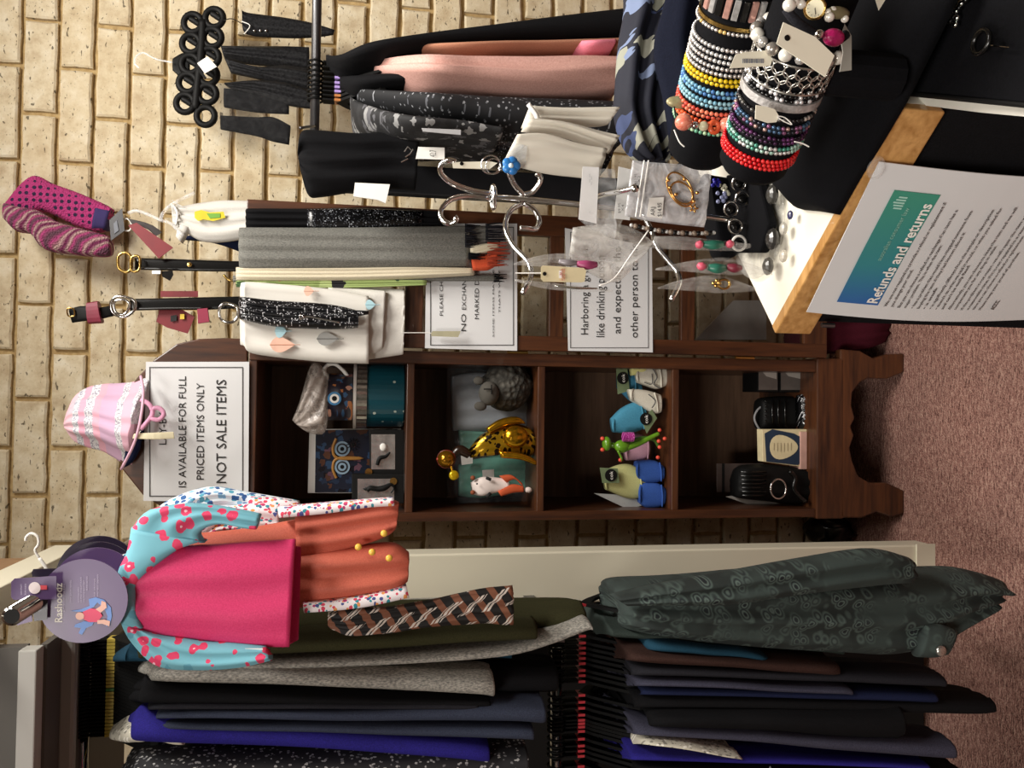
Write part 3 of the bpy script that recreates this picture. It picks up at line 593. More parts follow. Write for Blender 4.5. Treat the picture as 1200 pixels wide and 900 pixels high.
# ================================================================ HAT ON THE CABINET CREST
HY = 1.90
ht = thing('sun_hat', 'pink and lilac child sun hat with lace bands, hung on the cabinet crest', 'hat', P(178, 495, HY))
t = NT('hat_bands'); sx = t.n('ShaderNodeSeparateXYZ'); t.l(t.tc.outputs['Generated'], sx.inputs[0])
bands = t.ramp(sx.outputs[2], [(0, 'd9d4dc'), (.10, 'e9b9cb'), (.22, 'c9c4ca'), (.30, 'd9b4d0'), (.50, 'f0b6c8'), (.58, 'c6c2ce'), (.68, 'efb0c6'), (.76, 'bfc0cc'), (.84, 'f3c6d2')], 'CONSTANT')
sp = t.ramp(t.noise(260, 2), [(.42, '8f8aa0'), (.5, 'ffffff')]); lm = t.ramp(sx.outputs[2], [(0, 'ffffff'), (.10, '000000'), (.22, 'ffffff'), (.30, '000000'), (.58, 'ffffff'), (.68, '000000'), (.76, 'ffffff'), (.84, '000000')], 'CONSTANT')
t.col(t.mix(lm, bands, t.mix(.6, bands, sp))); t.bump(t.noise(25, 3), .4, .005); M['hat'] = t.set(.9)
loft([(74,489,75,506,HY+.05,.04),(78,467,80,518,HY+.03,.08),(90,454,92,526,HY+.01,.12),(108,449,108,531,HY,.14),(126,448,119,538,HY-.005,.155),(144,446,129,545,HY-.015,.17),(160,440,139,550,HY-.025,.185),(165,441,142,550,HY-.027,.187)], N=30, ns=18, nd=6, fold=.004, nf=4, seed=8, rd=.6).build('crown', M['hat'], ht, smooth=True)
MB().tube([P(x, y, HY-.026+d) for x, y, d in ((165,441,.03),(168,460,-.01),(165,490,-.02),(157,520,-.01),(142,550,.03))], .003).build('brim_edge', plain('e8b7cc', .8), ht, smooth=True)
loft([(150,512,143,549,HY+.02,.02),(160,505,153,543,HY+.02,.02),(168,495,161,530,HY+.02,.02)], N=8, ns=6).build('lining', F['navy'], ht, smooth=True)
for pts in (((165,468),(176,475),(178,487),(165,503)), ((176,480),(186,478),(192,485),(186,492),(177,490))):
    MB().tube([P(x, y, HY-.01) for x, y in pts], .005, 8).build('chin_ribbon', plain('e9a6c6', .7), ht, smooth=True)
tg = thing('price_tag', 'cream card tag clipped to the brim of the pink hat', 'tag', P(180, 511, HY-.03))
loft([(155,514,157,508,HY-.035,.004),(180,515,180,507,HY-.045,.004),(204,514,203,506,HY-.04,.004)], N=6, ns=4).build('card', plain('d9cfae', .6), tg); MB().tube([P(160, 512, HY-.036), P(165, 505, HY-.02)], .0008).build('string', M['white'], tg)
# ================================================================ KNITTED SLIPPER SOCKS
YK = 2.2
def sock(rows, name, label, mat, group=None):
    o = loft(rows, N=22, ns=10, nd=5, seed=len(name)).build(name, mat, smooth=True); return tag(o, label, 'socks', group)
sk = thing('slipper_socks', 'pair of purple and pink knitted slipper socks hanging at the top of the brick wall', 'socks', P(130, 260, YK))
loft([(3,236,20,262,YK,.05),(22,212,42,246,YK,.06),(38,203,50,246,YK,.06),(60,213,60,250,YK,.06),(90,224,84,262,YK,.05),(120,237,108,270,YK,.05),(130,243,122,268,YK,.04)], N=24, ns=12, seed=1).build('sock', F['knit2'], sk, smooth=True)
loft([(3,236,2,256,YK-.04,.05),(18,240,14,268,YK-.05,.06),(40,244,32,272,YK-.05,.06),(65,258,48,290,YK-.05,.06),(100,268,88,297,YK-.05,.05),(124,275,118,299,YK-.05,.05),(129,284,127,297,YK-.045,.04)], N=24, ns=12, seed=2).build('sock', F['knit'], sk, smooth=True)
loft([(112,240,106,268,YK-.004,.055),(128,245,122,268,YK-.004,.05)], N=4, ns=8).build('cuff', plain('352a5c', .9), sk, smooth=True)
# (the backing card of the socks)
bc = thing('hang_card', 'small dark card with a hook beneath the knitted slipper socks', 'tag', P(143, 263, YK-.06))
MB().prism([P(x, y, YK-.06) for x, y in ((128,258),(143,244),(146,270),(130,282))], V((0, .002, 0))).build('card', plain('2c2a2e', .4), bc)
MB().prism([P(x, y, YK-.062) for x, y in ((133,262),(137,258),(139,270),(134,274))], V((0, .001, 0))).build('label', M['grey_ink'], bc)
MB().tube([P(x, y, YK-.05) for x, y in ((140,262),(148,256),(154,262),(152,270),(146,270))], .002).build('hook', M['white'], bc, smooth=True)
# ================================================================ BABY SINGLET, TAGS AND BELTS
YW = 2.05
bs = thing('baby_singlet', 'white baby singlet on a clear hanger with a yellow and green sticker', 'singlet', P(297, 256, YW))
loft([(200,238,203,268,YW,.02),(212,240,214,270,YW,.03),(232,236,235,281,YW,.03),(262,233,262,282,YW,.03),(297,234,297,276,YW,.03)], N=22, ns=14, fold=.004, nf=3, seed=9).build('body', F['whitecloth'], bs, smooth=True)
for y0_, y1_ in ((241, 233), (262, 276)):
    loft([(208,y0_,222,y0_+4,YW-.004,.03),(200 if y0_ < 250 else 205,y1_,212,y1_+8,YW-.004,.03)], N=6, ns=6).build('strap', F['whitecloth'], bs, smooth=True)
MB().tube([P(x, y, YW-.006) for x, y in ((203,240),(208,250),(206,264))], .003).build('neck_binding', M['white'], bs, smooth=True)
MB().tube([P(x, y, YW-.01) for x, y in ((150,250),(160,247),(175,252),(188,258),(200,262),(214,276))], .004).build('clear_hanger', film(.5), bs, smooth=True)
MB().tube([P(x, y, YW-.01) for x, y in ((188,258),(192,248),(204,238),(228,226))], .004).build('clear_hanger', film(.5), bs, smooth=True)
st = MB().prism([P(x, y, YW-.012) for x, y in ((228,248),(236,246),(246,249),(262,248),(264,255),(250,259),(238,257),(232,259),(228,255))], V((0, .001, 0))).build('sticker', plain('d9c51f', .4), bs)
MB().prism([P(x, y, YW-.0135) for x, y in ((242,250),(258,250),(258,255),(246,256))], V((0, .001, 0))).build('print', plain('6fa53c', .4), bs)
for i, (px, cl, lb) in enumerate(((((150,264),(160,261),(203,290),(186,303)), '77141f', 'dark red leather style tag hanging beside the white singlet'),)):
    o = card(px, 2.0, .002, plain(cl, .5), 'red_tag', lb)
tag(loft([(150,256,154,262,2.02,.003),(175,262,172,268,2.02,.003),(190,272,182,277,2.02,.003)], N=5, ns=3).build('leather_strip', plain('241512', .5)), 'narrow brown leather strip beside the dark red tag', 'tag')
tag(loft([(212,276,214,280,2.12,.02),(250,274,250,284,2.11,.02),(285,277,285,296,2.11,.02)], N=8, ns=6).build('navy_singlet', F['navy'], smooth=True), 'navy blue singlet hem under the white singlet', 'singlet')
def belt(rows, name, label, YB_, buckle, metal):
    b = thing(name, label, 'belt', P(rows[-1][0], (rows[-1][1]+rows[-1][3])/2, YB_))
    loft([(a, b_, c, d, YB_, .006) for a, b_, c, d in rows], N=20, ns=6, nd=2).build('strap', M['blackgloss'], b, smooth=True)
    MB().tube([P(x, y, YB_-.012) for x, y in buckle], .0035, 8, closed=True).build('buckle', metal, b, smooth=True)
    return b
b1 = belt([(158,302,158,316),(200,303,200,317),(250,305,250,318),(292,306,292,318)], 'leather_belt', 'black leather belt with a thin gold buckle, above the grey scarf', 2.02, ((139,300),(146,296),(153,300),(154,314),(148,319),(140,315),(138,308)), M['gold'])
MB().tube([P(x, y, 2.0) for x, y in ((154,302),(163,301),(163,316),(154,317))], .003, closed=True).build('keeper', M['gold'], b1, smooth=True)
MB().lathe([(.0, -.002), (.006, 0), (0, .002)], P(222, 310, 2.012), V((0, 1, 0)), 6).build('stud', M['gold'], b1)
MB().tube([P(x, y, 2.0) for x, y in ((262,322),(268,328),(276,328),(280,322))], .003).build('buckle_prong', M['gold'], b1, smooth=True)
card([(178,317),(188,317),(188,321),(178,321)], 1.99, .002, M['white'], 'price_tag', 'tiny white swing tag on the gold buckled belt')
card([(189,318),(202,317),(203,322),(199,329),(190,324)], 1.995, .003, M['blackgloss'], 'black_tag', 'small folded black tag beside the tiny white one')
b2 = belt([(152,350,152,364),(200,349,200,363),(240,348,240,363),(285,347,285,361)], 'leather_belt', 'black leather belt with a large silver double buckle, left of the other belt', 2.00, ((130,358),(133,350),(142,347),(157,352),(158,362),(147,371),(134,368)), M['chrome'])
MB().tube([P(x, y, 1.975) for x, y in ((134,354),(145,351),(152,357),(146,368),(136,366))], .003, closed=True).build('buckle_ring', M['chrome'], b2, smooth=True)
MB().tube([P(x, y, 1.975) for x, y in ((257,362),(262,356),(272,357),(278,361),(278,372),(270,378),(259,374))], .0035, closed=True).build('second_buckle', M['chrome'], b2, smooth=True)
b3 = thing('studded_bracelet', 'coiled black studded strap with a maroon wrap, topmost of the belts', 'strap', P(128, 368, 2.0))
loft([(80,362,84,378,2.0,.012),(95,358,97,376,1.99,.016),(115,360,115,374,1.99,.012),(132,357,133,370,2.0,.01)], N=10, ns=6).build('strap', M['black'], b3, smooth=True)
loft([(100,354,102,379,1.98,.03),(113,352,118,378,1.98,.03)], N=4, ns=5).build('maroon_wrap', plain('7c1a34', .5), b3)
MB().tube([P(x, y, 1.99) for x, y in ((79,362),(86,362),(87,370),(80,370))], .0018, closed=True).build('buckle', M['gold'], b3)
card([(188,341),(232,341),(232,348),(188,348)], 2.03, .002, plain('77141f', .5), 'red_tag', 'dark red tag strip behind the silver buckled belt')
card([(183,377),(187,362),(212,362),(228,371),(220,391),(196,384)], 2.02, .002, plain('77141f', .5), 'red_tag', 'largest dark red tag, under the silver buckled belt')
card([(231,362),(243,361),(245,377),(232,379)], 1.98, .010, plain('8c1f3e', .5), 'maroon_box_tag', 'small maroon box tag near the second silver buckle')
card([(200,370),(207,369),(207,376),(200,377)], 2.015, .001, M['ink'], 'black_print_tag', 'little black bow print on the largest red tag')
card([(211,368),(216,368),(216,374),(211,374)], 2.014, .001, plain('d8b83a', .5), 'yellow_clip', 'tiny yellow clip on the largest red tag')
# ================================================================ SCARVES OVER THE DOOR TOP
YD = 1.90
def drape(name, label, rows, mat, Y, t_=.03, cat='scarf', fringe=None, seed=1, fold=.004, nf=3, ns=14):
    """folded scarf hanging over the top edge of the door: front fall, plus a back fall over the door"""
    th_ = thing(name, label, cat, P(rows[-1][0], (rows[-1][1]+rows[-1][2])/2, Y))
    rr = [(x, a, x, b, Y, t_) for x, a, b in rows]
    x0, a0_, b0_ = rows[0]; rr = [(x0-4, a0_+1, x0-4, b0_-1, Y+.03, .03)] + rr
    loft(rr, N=30, ns=ns, nd=4, fold=fold, nf=nf, seed=seed).build('front_fall', mat, th_, smooth=True)
    loft([(x0-4, a0_+1, x0-4, b0_-1, Y+.03, .05), (x0+6, a0_+1, x0+6, b0_-1, Y+.065, .018), (x0+60, a0_+2, x0+60, b0_-2, Y+.065, .015)], N=8, ns=8).build('back_fall', mat, th_, smooth=True)
    return th_
s1 = drape('sequin_scarf', 'black scarf with a grey sequin stretch, farthest right over the cabinet door', [(294,243,268),(360,243,268),(440,242,267),(520,247,265)], F['black'], 1.90, .02, seed=1)
loft([(360,244,360,268,1.896,.022),(420,243,420,267,1.894,.024),(495,246,495,265,1.896,.022)], N=10, ns=10).build('sequin_panel', F['sequin'], s1, smooth=True)
s2 = drape('grey_scarf', 'wide grey woven scarf with dark orange fringe draped over the door', [(289,265,314),(400,265,313),(480,264,312),(550,263,311)], F['greyscarf'], 1.875, .024, seed=2)
rf = random.Random(5)
loft([(550,263,550,284,1.88,.015),(572,264,572,280,1.885,.012)], N=6, ns=8, fold=.003).build('end_panel', F['greyscarf'], s2, smooth=True)
def fringe(par, x0, x1, ya, yb, n, mat, Y, name='fringe'):
    m_ = MB()
    for i in range(n):
        y = ya+(yb-ya)*(i+.5)/n+rf.uniform(-.6, .6); xe = x1+rf.uniform(-5, 3); yy = y+rf.uniform(-2, 2); yo = Y+rf.uniform(-.006, .006)
        m_.tube([P(x0-3, y, Y), P((x0+xe)/2, (y+yy)/2+rf.uniform(-1, 1), yo), P(xe, yy, yo)], [.002, .0016, .0007], 5)
    o = m_.build(name, mat, par, smooth=True); o['kind'] = 'stuff'; return o
fringe(s2, 548, 562, 262, 290, 16, F['charcoal'], 1.87); fringe(s2, 572, 596, 262, 284, 14, F['charcoal'], 1.88)
s2b = thing('orange_scarf_end', 'orange and black scarf end with long fringe below the grey scarf', 'scarf', P(595, 305, 1.87))
loft([(552,298,555,316,1.868,.02),(570,297,572,316,1.865,.02),(583,295,583,310,1.868,.015)], N=8, ns=8, fold=.003).build('end_panel', cloth('c0452a', 'd9603a'), s2b, smooth=True)
loft([(551,288,553,300,1.865,.02),(570,284,570,296,1.862,.02),(584,285,584,292,1.868,.015)], N=8, ns=8, fold=.003).build('cream_panel', F['cream'], s2b, smooth=True)
fringe(s2b, 574, 596, 284, 314, 16, cloth('8e3423', 'b04a30'), 1.866)
fringe(s2b, 552, 566, 296, 304, 8, F['black'], 1.862)
s3 = drape('cream_scarf', 'cream folded scarf just left of the wide grey one', [(286,312,328),(400,312,328),(480,311,326),(556,313,322)], F['cream'], 1.885, .02, seed=3, fold=.002)
s3b = drape('taupe_scarf', 'thin taupe scarf edge showing behind the cream one', [(286,322,330),(450,322,329),(585,322,329)], F['greyscarf'], 1.90, .012, seed=13, fold=.002)
fringe(s3b, 582, 594, 321, 331, 6, F['black'], 1.9)
s4 = drape('floral_scarf', 'green scarf with red and black flowers between the cream and white ones', [(286,326,336),(400,327,337),(500,328,334)], F['tropic'], 1.895, .012, seed=4, fold=.002)
s5 = drape('feather_wrap', 'white muslin wrap with blue and peach feather prints, folded over the door', [(285,330,405),(300,330,415),(380,337,424),(432,346,426)], F['feather'], 1.87, .03, seed=5, fold=.003, ns=18)
loft([(384,335,400,420,1.89,.025),(430,338,436,415,1.888,.025),(452,340,448,408,1.888,.022)], N=10, ns=14, fold=.002).build('inner_fold', F['whitecloth'], s5, smooth=True)
loft([(400,334,410,424,1.905,.02),(468,338,468,416,1.902,.02),(473,342,470,414,1.902,.018)], N=10, ns=14, fold=.002).build('inner_fold', F['whitecloth'], s5, smooth=True)
def quill(cx, cy, L_, Wd, c1, c2, Yq):
    m_ = MB(); n = 9
    a = [(cx-L_/2+L_*k/n, cy-Wd*math.sin(math.pi*(k/n)**.7)) for k in range(n+1)]; b = [(cx-L_/2+L_*k/n, cy+Wd*math.sin(math.pi*(k/n)**.7)) for k in range(n+1)]
    for k in range(n):
        if k % 1 == 0: m_.face([P(*a[k], Yq), P(*a[k+1], Yq), P(a[k+1][0]+1.5, cy, Yq), P(a[k][0]+1.5, cy, Yq)]); m_.face([P(a[k][0]+1.5, cy, Yq), P(a[k+1][0]+1.5, cy, Yq), P(*b[k+1], Yq), P(*b[k], Yq)])
    m_.build('printed_feather', c1, s5); MB().tube([P(cx-L_/2, cy, Yq-.0005), P(cx+L_/2+6, cy, Yq-.0005)], .0007, 4).build('feather_shaft', c2, s5)
pe, bl_, gy = plain('e6b9a4', .9), plain('a9cdd6', .9), plain('8f8f8c', .9)
quill(331, 404, 30, 9, pe, plain('c98f74', .9), 1.858); quill(329, 388, 14, 8, bl_, bl_, 1.857); quill(384, 397, 26, 8, gy, plain('555552', .9), 1.858); quill(362, 341, 12, 6, pe, pe, 1.857); quill(434, 357, 12, 6, bl_, bl_, 1.857)
s6 = drape('glitter_scarf', 'narrow black glitter scarf lying over the white feather wrap', [(284,347,374),(320,351,382),(380,355,385),(415,362,384),(420,368,382)], F['glitter'], 1.835, .022, seed=6)
loft([(395,360,397,370,1.83,.01),(415,363,415,371,1.83,.01),(432,364,432,368,1.83,.01)], N=5, ns=5).build('tassel', F['glitter'], s6, smooth=True)
MB().tube([P(x, y, 1.825) for x, y in ((356,371),(352,369),(352,374),(360,371),(378,374),(398,378))], .0022).build('kilt_pin', M['chrome'], s6, smooth=True)
st_ = thing('string_tag', 'small grey card tag on a long string in front of the exchange sign', 'tag', P(540, 390, 1.90))
MB().tube([P(470, 390, 1.90), P(500, 390, 1.905), P(508, 391, 1.905)], .001).build('string', M['white'], st_)
MB().prism([P(x, y, 1.90) for x, y in ((505,391),(507,388),(540,388),(537,395),(506,394))], V((0, .001, 0))).build('card', plain('a9a488', .6), st_)
# ================================================================ RING HANGER WITH GLOVES AND BELTS, TOP RIGHT
YG = 2.16
rh = thing('ring_hanger', 'black plastic accessory hanger of twelve rings with a clear hook, high on the brick wall', 'hanger', P(262, 75, YG))
def px_ring(cx, cy, r, Y, tube_r, n=20, gap=0): return [P(cx+r*math.cos(a), cy+r*math.sin(a), Y) for a in [2*math.pi*k/n for k in range(n)]]
for cx, cy in ((226,27),(224,51),(223,75),(220,97),(217,121),(251,21),(249,44),(246,67),(244,88),(243,110),(241,136)):
    r_ = MB().tube(px_ring(cx, cy, 10.6, YG, .005), .0082, 8, closed=True).build('ring', M['black'], rh, smooth=True)
    if cy != 136: MB().tube([P(cx-4, cy-5, YG), P(cx+1, cy-3, YG), P(cx+8, cy+2, YG)], [.006, .008, .007], 8).build('hook_tab', M['black'], rh, smooth=True)
loft([(202,68,202,82,YG,.008),(212,62,212,90,YG,.008),(222,60,222,90,YG,.008)], N=6, ns=6).build('crown', M['black'], rh, smooth=True)
MB().tube([P(x, y, YG) for x, y in ((238,24),(237,48),(235,72),(232,98),(229,128))], .011).build('spine', M['black'], rh, smooth=True)
MB().tube([P(x, y, YG-.01) for x, y in ((202,73),(185,70),(176,66),(168,62),(160,66),(158,74),(163,80))], .0025).build('clear_hook', film(.55), rh, smooth=True)
card([(231,74),(243,66),(254,78),(240,86)], 2.12, .002, M['white'], 'price_tag', 'white square price tag tied to the black ring hanger')
card([(228,78),(232,77),(242,91),(240,93)], 2.118, .002, M['black'], 'black_tag', 'thin black tag behind the white square tag on the ring hanger')
gb = thing('studded_belt', 'black leather belt end with three silver studs, hung from the top ring', 'belt', P(390, 35, 2.1))
loft([(283,10,284,20,YG-.05,.01),(290,13,288,38,YG-.05,.016),(330,18,330,42,YG-.05,.02),(365,25,365,42,YG-.05,.018),(392,34,390,40,YG-.05,.01)], N=16, ns=8, fold=.002).build('strap', F['blackshine'], gb, smooth=True)
MB().tube([P(x, y, YG-.056) for x, y in ((283,25),(293,30),(286,40))], .0012).build('edge_stitch', M['white'], gb)
for x in (298, 305, 312): MB().ball(P(x, 36, YG-.053), .0035, 8).build('stud', M['chrome'], gb, smooth=True)
MB().tube([P(262, 24, YG-.02), P(272, 22, YG-.03), P(284, 28, YG-.05)], .0012).build('string', M['black'], gb)
for rows, nm, lb, sd in (([(258,52,262,66),(290,52,290,72),(330,52,330,76),(362,54,362,80)], 'leather_glove', 'black leather glove hanging highest of the pair beside the rail', 1), ([(262,66,270,84),(300,76,300,90),(330,74,330,98),(362,78,362,104)], 'leather_glove', 'black leather glove in the middle, under the highest glove', 2), ([(262,96,272,103),(300,92,300,110),(340,96,340,122),(372,108,370,126)], 'leather_glove', 'black leather glove lowest of the three, ending past the rail', 3)):
    tag(loft([(a, b_, c, d, YG-.03*sd+.02, .02) for a, b_, c, d in rows], N=18, ns=10, fold=.004, nf=2, seed=sd).build(nm, F['blackshine'], smooth=True), lb, 'glove')
for rows, lb, sd in (([(262,102,262,124),(300,106,300,130),(338,116,338,132)], 'black knitted gloves in clear plastic, the packet nearer the leather gloves', 1), ([(258,134,258,150),(300,136,300,158),(320,136,318,164),(340,146,338,168)], 'black knitted gloves in clear plastic, the lower packet', 2)):
    pk = thing('glove_packet', lb, 'gloves', P(340, 140, YG-.05))
    loft([(a, b_, c, d, YG-.06, .02) for a, b_, c, d in rows], N=12, ns=8, seed=sd+4).build('gloves', F['black'], pk, smooth=True)
    r0, r1 = rows[0], rows[-1]
    loft([(r0[0]-4, r0[1]-5, r0[2]-4, r0[3]+6, YG-.07, .03), (300, r0[1]-1, 300, r0[3]+16, YG-.07, .035), (r1[0]+6, r1[1]-6, r1[2]-2, r1[3]+12, YG-.07, .025)], N=12, ns=10, fold=.004, nf=3, seed=sd).build('plastic_bag', film(.10), pk, smooth=True)
# ================================================================ RIGHT RAIL
YQ = 1.78; zq = P(370, 80, YQ).z
rr_ = thing('clothes_rack', 'grey steel clothes rack with one dark upright at the right of the cabinet', 'rack', (.62, YQ, 0))
xe = P(367, 150, YQ).x
MB().tube([(1.5, YQ, zq), (xe-.02, YQ, zq)], .010, 14).build('rail', M['steel'], rr_, smooth=True)
xu0, xu1 = P(600, 236, YQ+.02).x, P(600, 203, YQ+.02).x
MB().box((xu0, YQ+.005, 0), (xu1, YQ+.035, zq+.01)).build('upright', M['darkmetal'], rr_, bevel=.003)
MB().box((xu0-.1, YQ-.12, 0), (xu1+.1, YQ+.16, .03)).build('foot_plate', M['darkmetal'], rr_, bevel=.003)
src = None
tabs = [None, None, otab, ptab, ptab, ptab, ptab, otab, otab]
for i, y in enumerate((74, 80, 86, 92, 98, 103, 108, 113, 118)):
    p = V((P(376, y, YQ).x, YQ, zq)); src = make_hanger(p, tabs[i], zq, 'clothes_hanger', 'black plastic hanger on the grey rail', None, half=.12)
    src['label'] = ['black hanger without tab, uppermost on the grey right rail', 'second black hanger without tab on the grey right rail', 'black hanger with a brown tab above the lilac tabbed ones', 'black hanger, first with a lilac tab', 'black hanger, second with a lilac tab', 'black hanger, third with a lilac tab', 'black hanger, fourth and last with a lilac tab', 'black hanger with a brown tab just after the lilac ones', 'last black hanger with a brown tab beside the rail end'][i]
def rslot(name, label, mat, pts, yf=1.62, seed=1, cat='garment', t_=.3, **k):
    n = []
    for i, (x, a, b) in enumerate(pts):
        tt = .06 if i == 0 else .2 if i == 1 else t_; n.append((x, a, b, YQ-tt/2 if i < 2 else yf, tt))
    return garment(name, label, cat, n, mat, None, seed=seed, side=.006, rd=.3, **k)
rslot('black_cardigan', 'long black cardigan at the outer end of the right rail', F['black'], [(382,62,70),(400,58,73),(440,40,62),(520,28,50),(620,14,44),(740,-4,42)], seed=51, cat='cardigan')
rslot('apricot_dress', 'dusty apricot dress between the black cardigan and the pink dress', F['apricot'], [(448,58,62),(470,50,60),(540,45,56),(640,43,54),(738,38,52)], seed=52, cat='dress', yf=1.6)
rslot('rose_blouse', 'rose pink top hem peeping out beside the apricot dress', F['pinkrose'], [(628,48,56),(650,46,56),(690,42,55),(722,40,54)], seed=53, yf=1.585)
rslot('pink_dress', 'pale pink dress with a flounced hem on the right rail', F['peach'], [(426,80,84),(445,67,86),(500,58,90),(560,56,96),(630,55,103),(700,52,98),(735,52,92)], seed=54, yf=1.57, cat='dress', fold=.012, nf=2)
rslot('black_blouse', 'plain black blouse between the pink dress and the dotted dress', F['black'], [(398,88,102),(420,82,104),(480,82,98),(560,90,100),(700,100,104)], seed=55, yf=1.64)
rslot('dotted_dress', 'black dress with small grey arrow dots on the right rail', F['dots'], [(416,106,114),(430,97,116),(500,97,126),(560,100,140),(640,102,152),(738,104,160)], seed=56, yf=1.58, cat='dress')
rslot('grey_floral_blouse', 'grey and black floral top with a wide neckline on the right rail', F['greyfloral'], [(410,110,118),(420,112,142),(480,128,148),(540,134,150),(590,144,156)], seed=57, yf=1.56, t_=.25)
rslot('dark_lace_dress', 'black sequinned dress behind the grey floral top', F['sequin'], [(430,136,140),(450,140,150),(520,146,158),(600,150,172),(720,150,190)], seed=58, yf=1.66, cat='dress')
card([(494,150),(540,152),(540,158),(496,154)], 1.56, .002, plain('a8a8aa', .7), 'grey_tag', 'grey garment tag edge under the floral top')
lg = thing('folded_leggings', 'black folded leggings with a small silver logo, hanging beside the rail end', 'leggings', P(490, 190, 1.66))
loft([(348,176,352,200,1.66,.04),(352,150,360,224,1.65,.05),(372,148,376,226,1.645,.05),(420,152,420,219,1.645,.05),(460,150,460,216,1.65,.05),(492,154,488,218,1.65,.045)], N=24, ns=14, fold=.007, nf=3, seed=59).build('body', F['black'], lg, smooth=True)
for k, (x0_, y0_, x1_, y1_) in enumerate(((474,178,478,172),(478,172,482,176),(475,184,481,180),(470,190,478,186),(481,180,484,175))):
    MB().tube([P(x0_, y0_, 1.642), P(x1_, y1_, 1.642)], .0012, 5).build('logo_stroke', M['silver'], lg)
MB().tube([P(352, 150, 1.68), P(366, 148, 1.74), P(369, 148, 1.78)], .003).build('hanger_hook', M['steel'], lg, smooth=True)
tw = card([(490,172),(521,173),(521,187),(487,186)], 1.64, .0015, M['white'], 'price_tag', 'white price tag beside the folded leggings, reading 42')
ptext('42.7', 511, 503, 184, 176, lambda x, y: P(x, y, 1.638), tw, M['ink2'], lift=V((0, -.001, 0)))
card([(416,214),(457,216),(452,238),(442,234),(414,230)], 1.63, .004, M['white'], 'folded_tag', 'blank folded white tag under the black leggings')
# ================================================================ FLOOR ITEMS NEAR THE CABINET
tag(loft([(945,370,945,412,2.02,.12),(960,366,962,414,2.0,.16),(1020,366,1020,410,1.98,.18),(1046,372,1042,402,2.0,.12)], N=12, ns=8, fold=.006, seed=61).build('floor_cushion', F['maroon'], smooth=True), 'dark maroon textured cushion on the floor right of the cabinet', 'cushion')
tag(MB().prism([P(x, y, 2.15) for x, y in ((815,398),(860,352),(898,352),(898,398))], V((0, .01, 0))).build('foam_board', plain('b7b4ae', .8)), 'pale grey board leaning behind the glazed door', 'board')
bb_ = thing('black_plastic_bag', 'crumpled glossy black plastic bag on the floor by the wall', 'bag', (-.32, 2.1, 0))
mq = MB(); mq.ball(V((-.345, 2.2, .06)), .07, 16, (.7, 1.0, .95)); 
for v in mq.b.verts: v.co += noise.noise_vector(v.co*28)*.022; v.co.z = max(v.co.z, .002)
mq.build('bag', M['blackgloss'], bb_, smooth=True)
# ================================================================ SHELF 1 : mug, tin, owl cover, brooch boxes
z1, z2, z3, z4 = zs[0], zs[1], zs[2], zb0
def on(x, y, Y): return P(x, y, Y)
owl = spots('2a2430', [(0, 'b5713e'), (.25, '3b5f86'), (.45, 'd8a08a'), (.7, '1c2030'), (.85, '8a4a44')], 60, .45, 1.0, rough=.4)
tn = thing('round_tin', 'teal round tin with pale dots and a silver ribbed lid on the top shelf', 'tin', V((P(470, 463, 2.07).x, 2.07, z1)))
cx = P(450, 463, 2.07).x; RT = .078; zA = P(430, 463, 2.0).z; zB = P(418, 463, 2.0).z
t = NT('tin_print'); v = t.map((1, 1, 1)); t.col(t.mix(t.math('LESS_THAN', t.vor(42, v, rnd=.35), .16), '135362', 'c9d9cf')); tinm = t.set(.35, coat=.3)
MB().lathe([(RT-.004, .0005), (RT, .004), (RT, zA-z1), (0, zA-z1+.001)], V((cx, 2.07, z1)), n=40).build('body', tinm, tn, smooth=False)
ml = MB(); prof = []
ml.rings([[V((cx+(RT+.003+(.0016 if k % 2 else 0))*math.cos(2*math.pi*k/72), 2.07+(RT+.003+(.0016 if k % 2 else 0))*math.sin(2*math.pi*k/72), zz)) for k in range(72)] for zz in (zA, zB)]).build('ribbed_lid', M['silver'], tn)
mg = thing('owl_mug', 'small mug printed with an orange and blue owl, standing on the teal tin', 'mug', V((cx, 2.06, zB)))
zC = P(384, 463, 2.0).z
MB().lathe([(.0, .001), (RT+.004, .001), (RT+.006, .008), (0, .008)], V((cx, 2.07, zB)), n=40).build('saucer', M['white'], mg, smooth=False)
MB().lathe([(.05, .009), (.057, .012), (.057, zC-zB), (.053, zC-zB), (.052, .02), (0, .018)], V((cx-.006, 2.06, zB)), n=32).build('cup', owl, mg, smooth=True)
MB().tube([P(x, y, 2.04) for x, y in ((408,442),(402,434),(393,427),(384,428),(380,434),(384,441),(392,443))], .0045).build('handle', M['white'], mg, smooth=True)
for r_, m_ in ((.016, plain('3f7faf', .4)), (.011, M['white']), (.006, M['black'])): MB().lathe([(0, -.0004), (r_, -.0004), (r_, .0004), (0, .0004)], P(392, 467, 2.0)+V((0, -.001+r_*.03-.0015, 0)), V((0, 1, 0)), 20).build('printed_eye', m_, mg)
tag(loft([(342,492,350,500,2.02,.03),(350,470,362,508,2.0,.06),(362,428,380,507,1.99,.08),(372,424,384,470,2.0,.06),(378,430,386,440,2.02,.03)], N=16, ns=12, fold=.006, nf=3, seed=71).build('plastic_bundle', film(.62, 'c9bdb4', .25), smooth=True), 'crumpled translucent plastic wrapped bundle lying on top of the owl mug', 'bundle')
def block(px, Y, t_, mat, name, label, cat, tilt=0, zmin=None, group=None):
    pts = [P(x, y, Y) for x, y in px]
    if zmin is not None:
        m0 = min(p.z for p in pts)
        for p in pts: p.z += zmin-m0
    th_ = thing(name, label, cat, V((sum(p.x for p in pts)/len(pts), Y, min(p.z for p in pts))), group)
    MB().prism(pts, V((0, t_, 0))).build('body', mat, th_, bevel=.0015); return th_
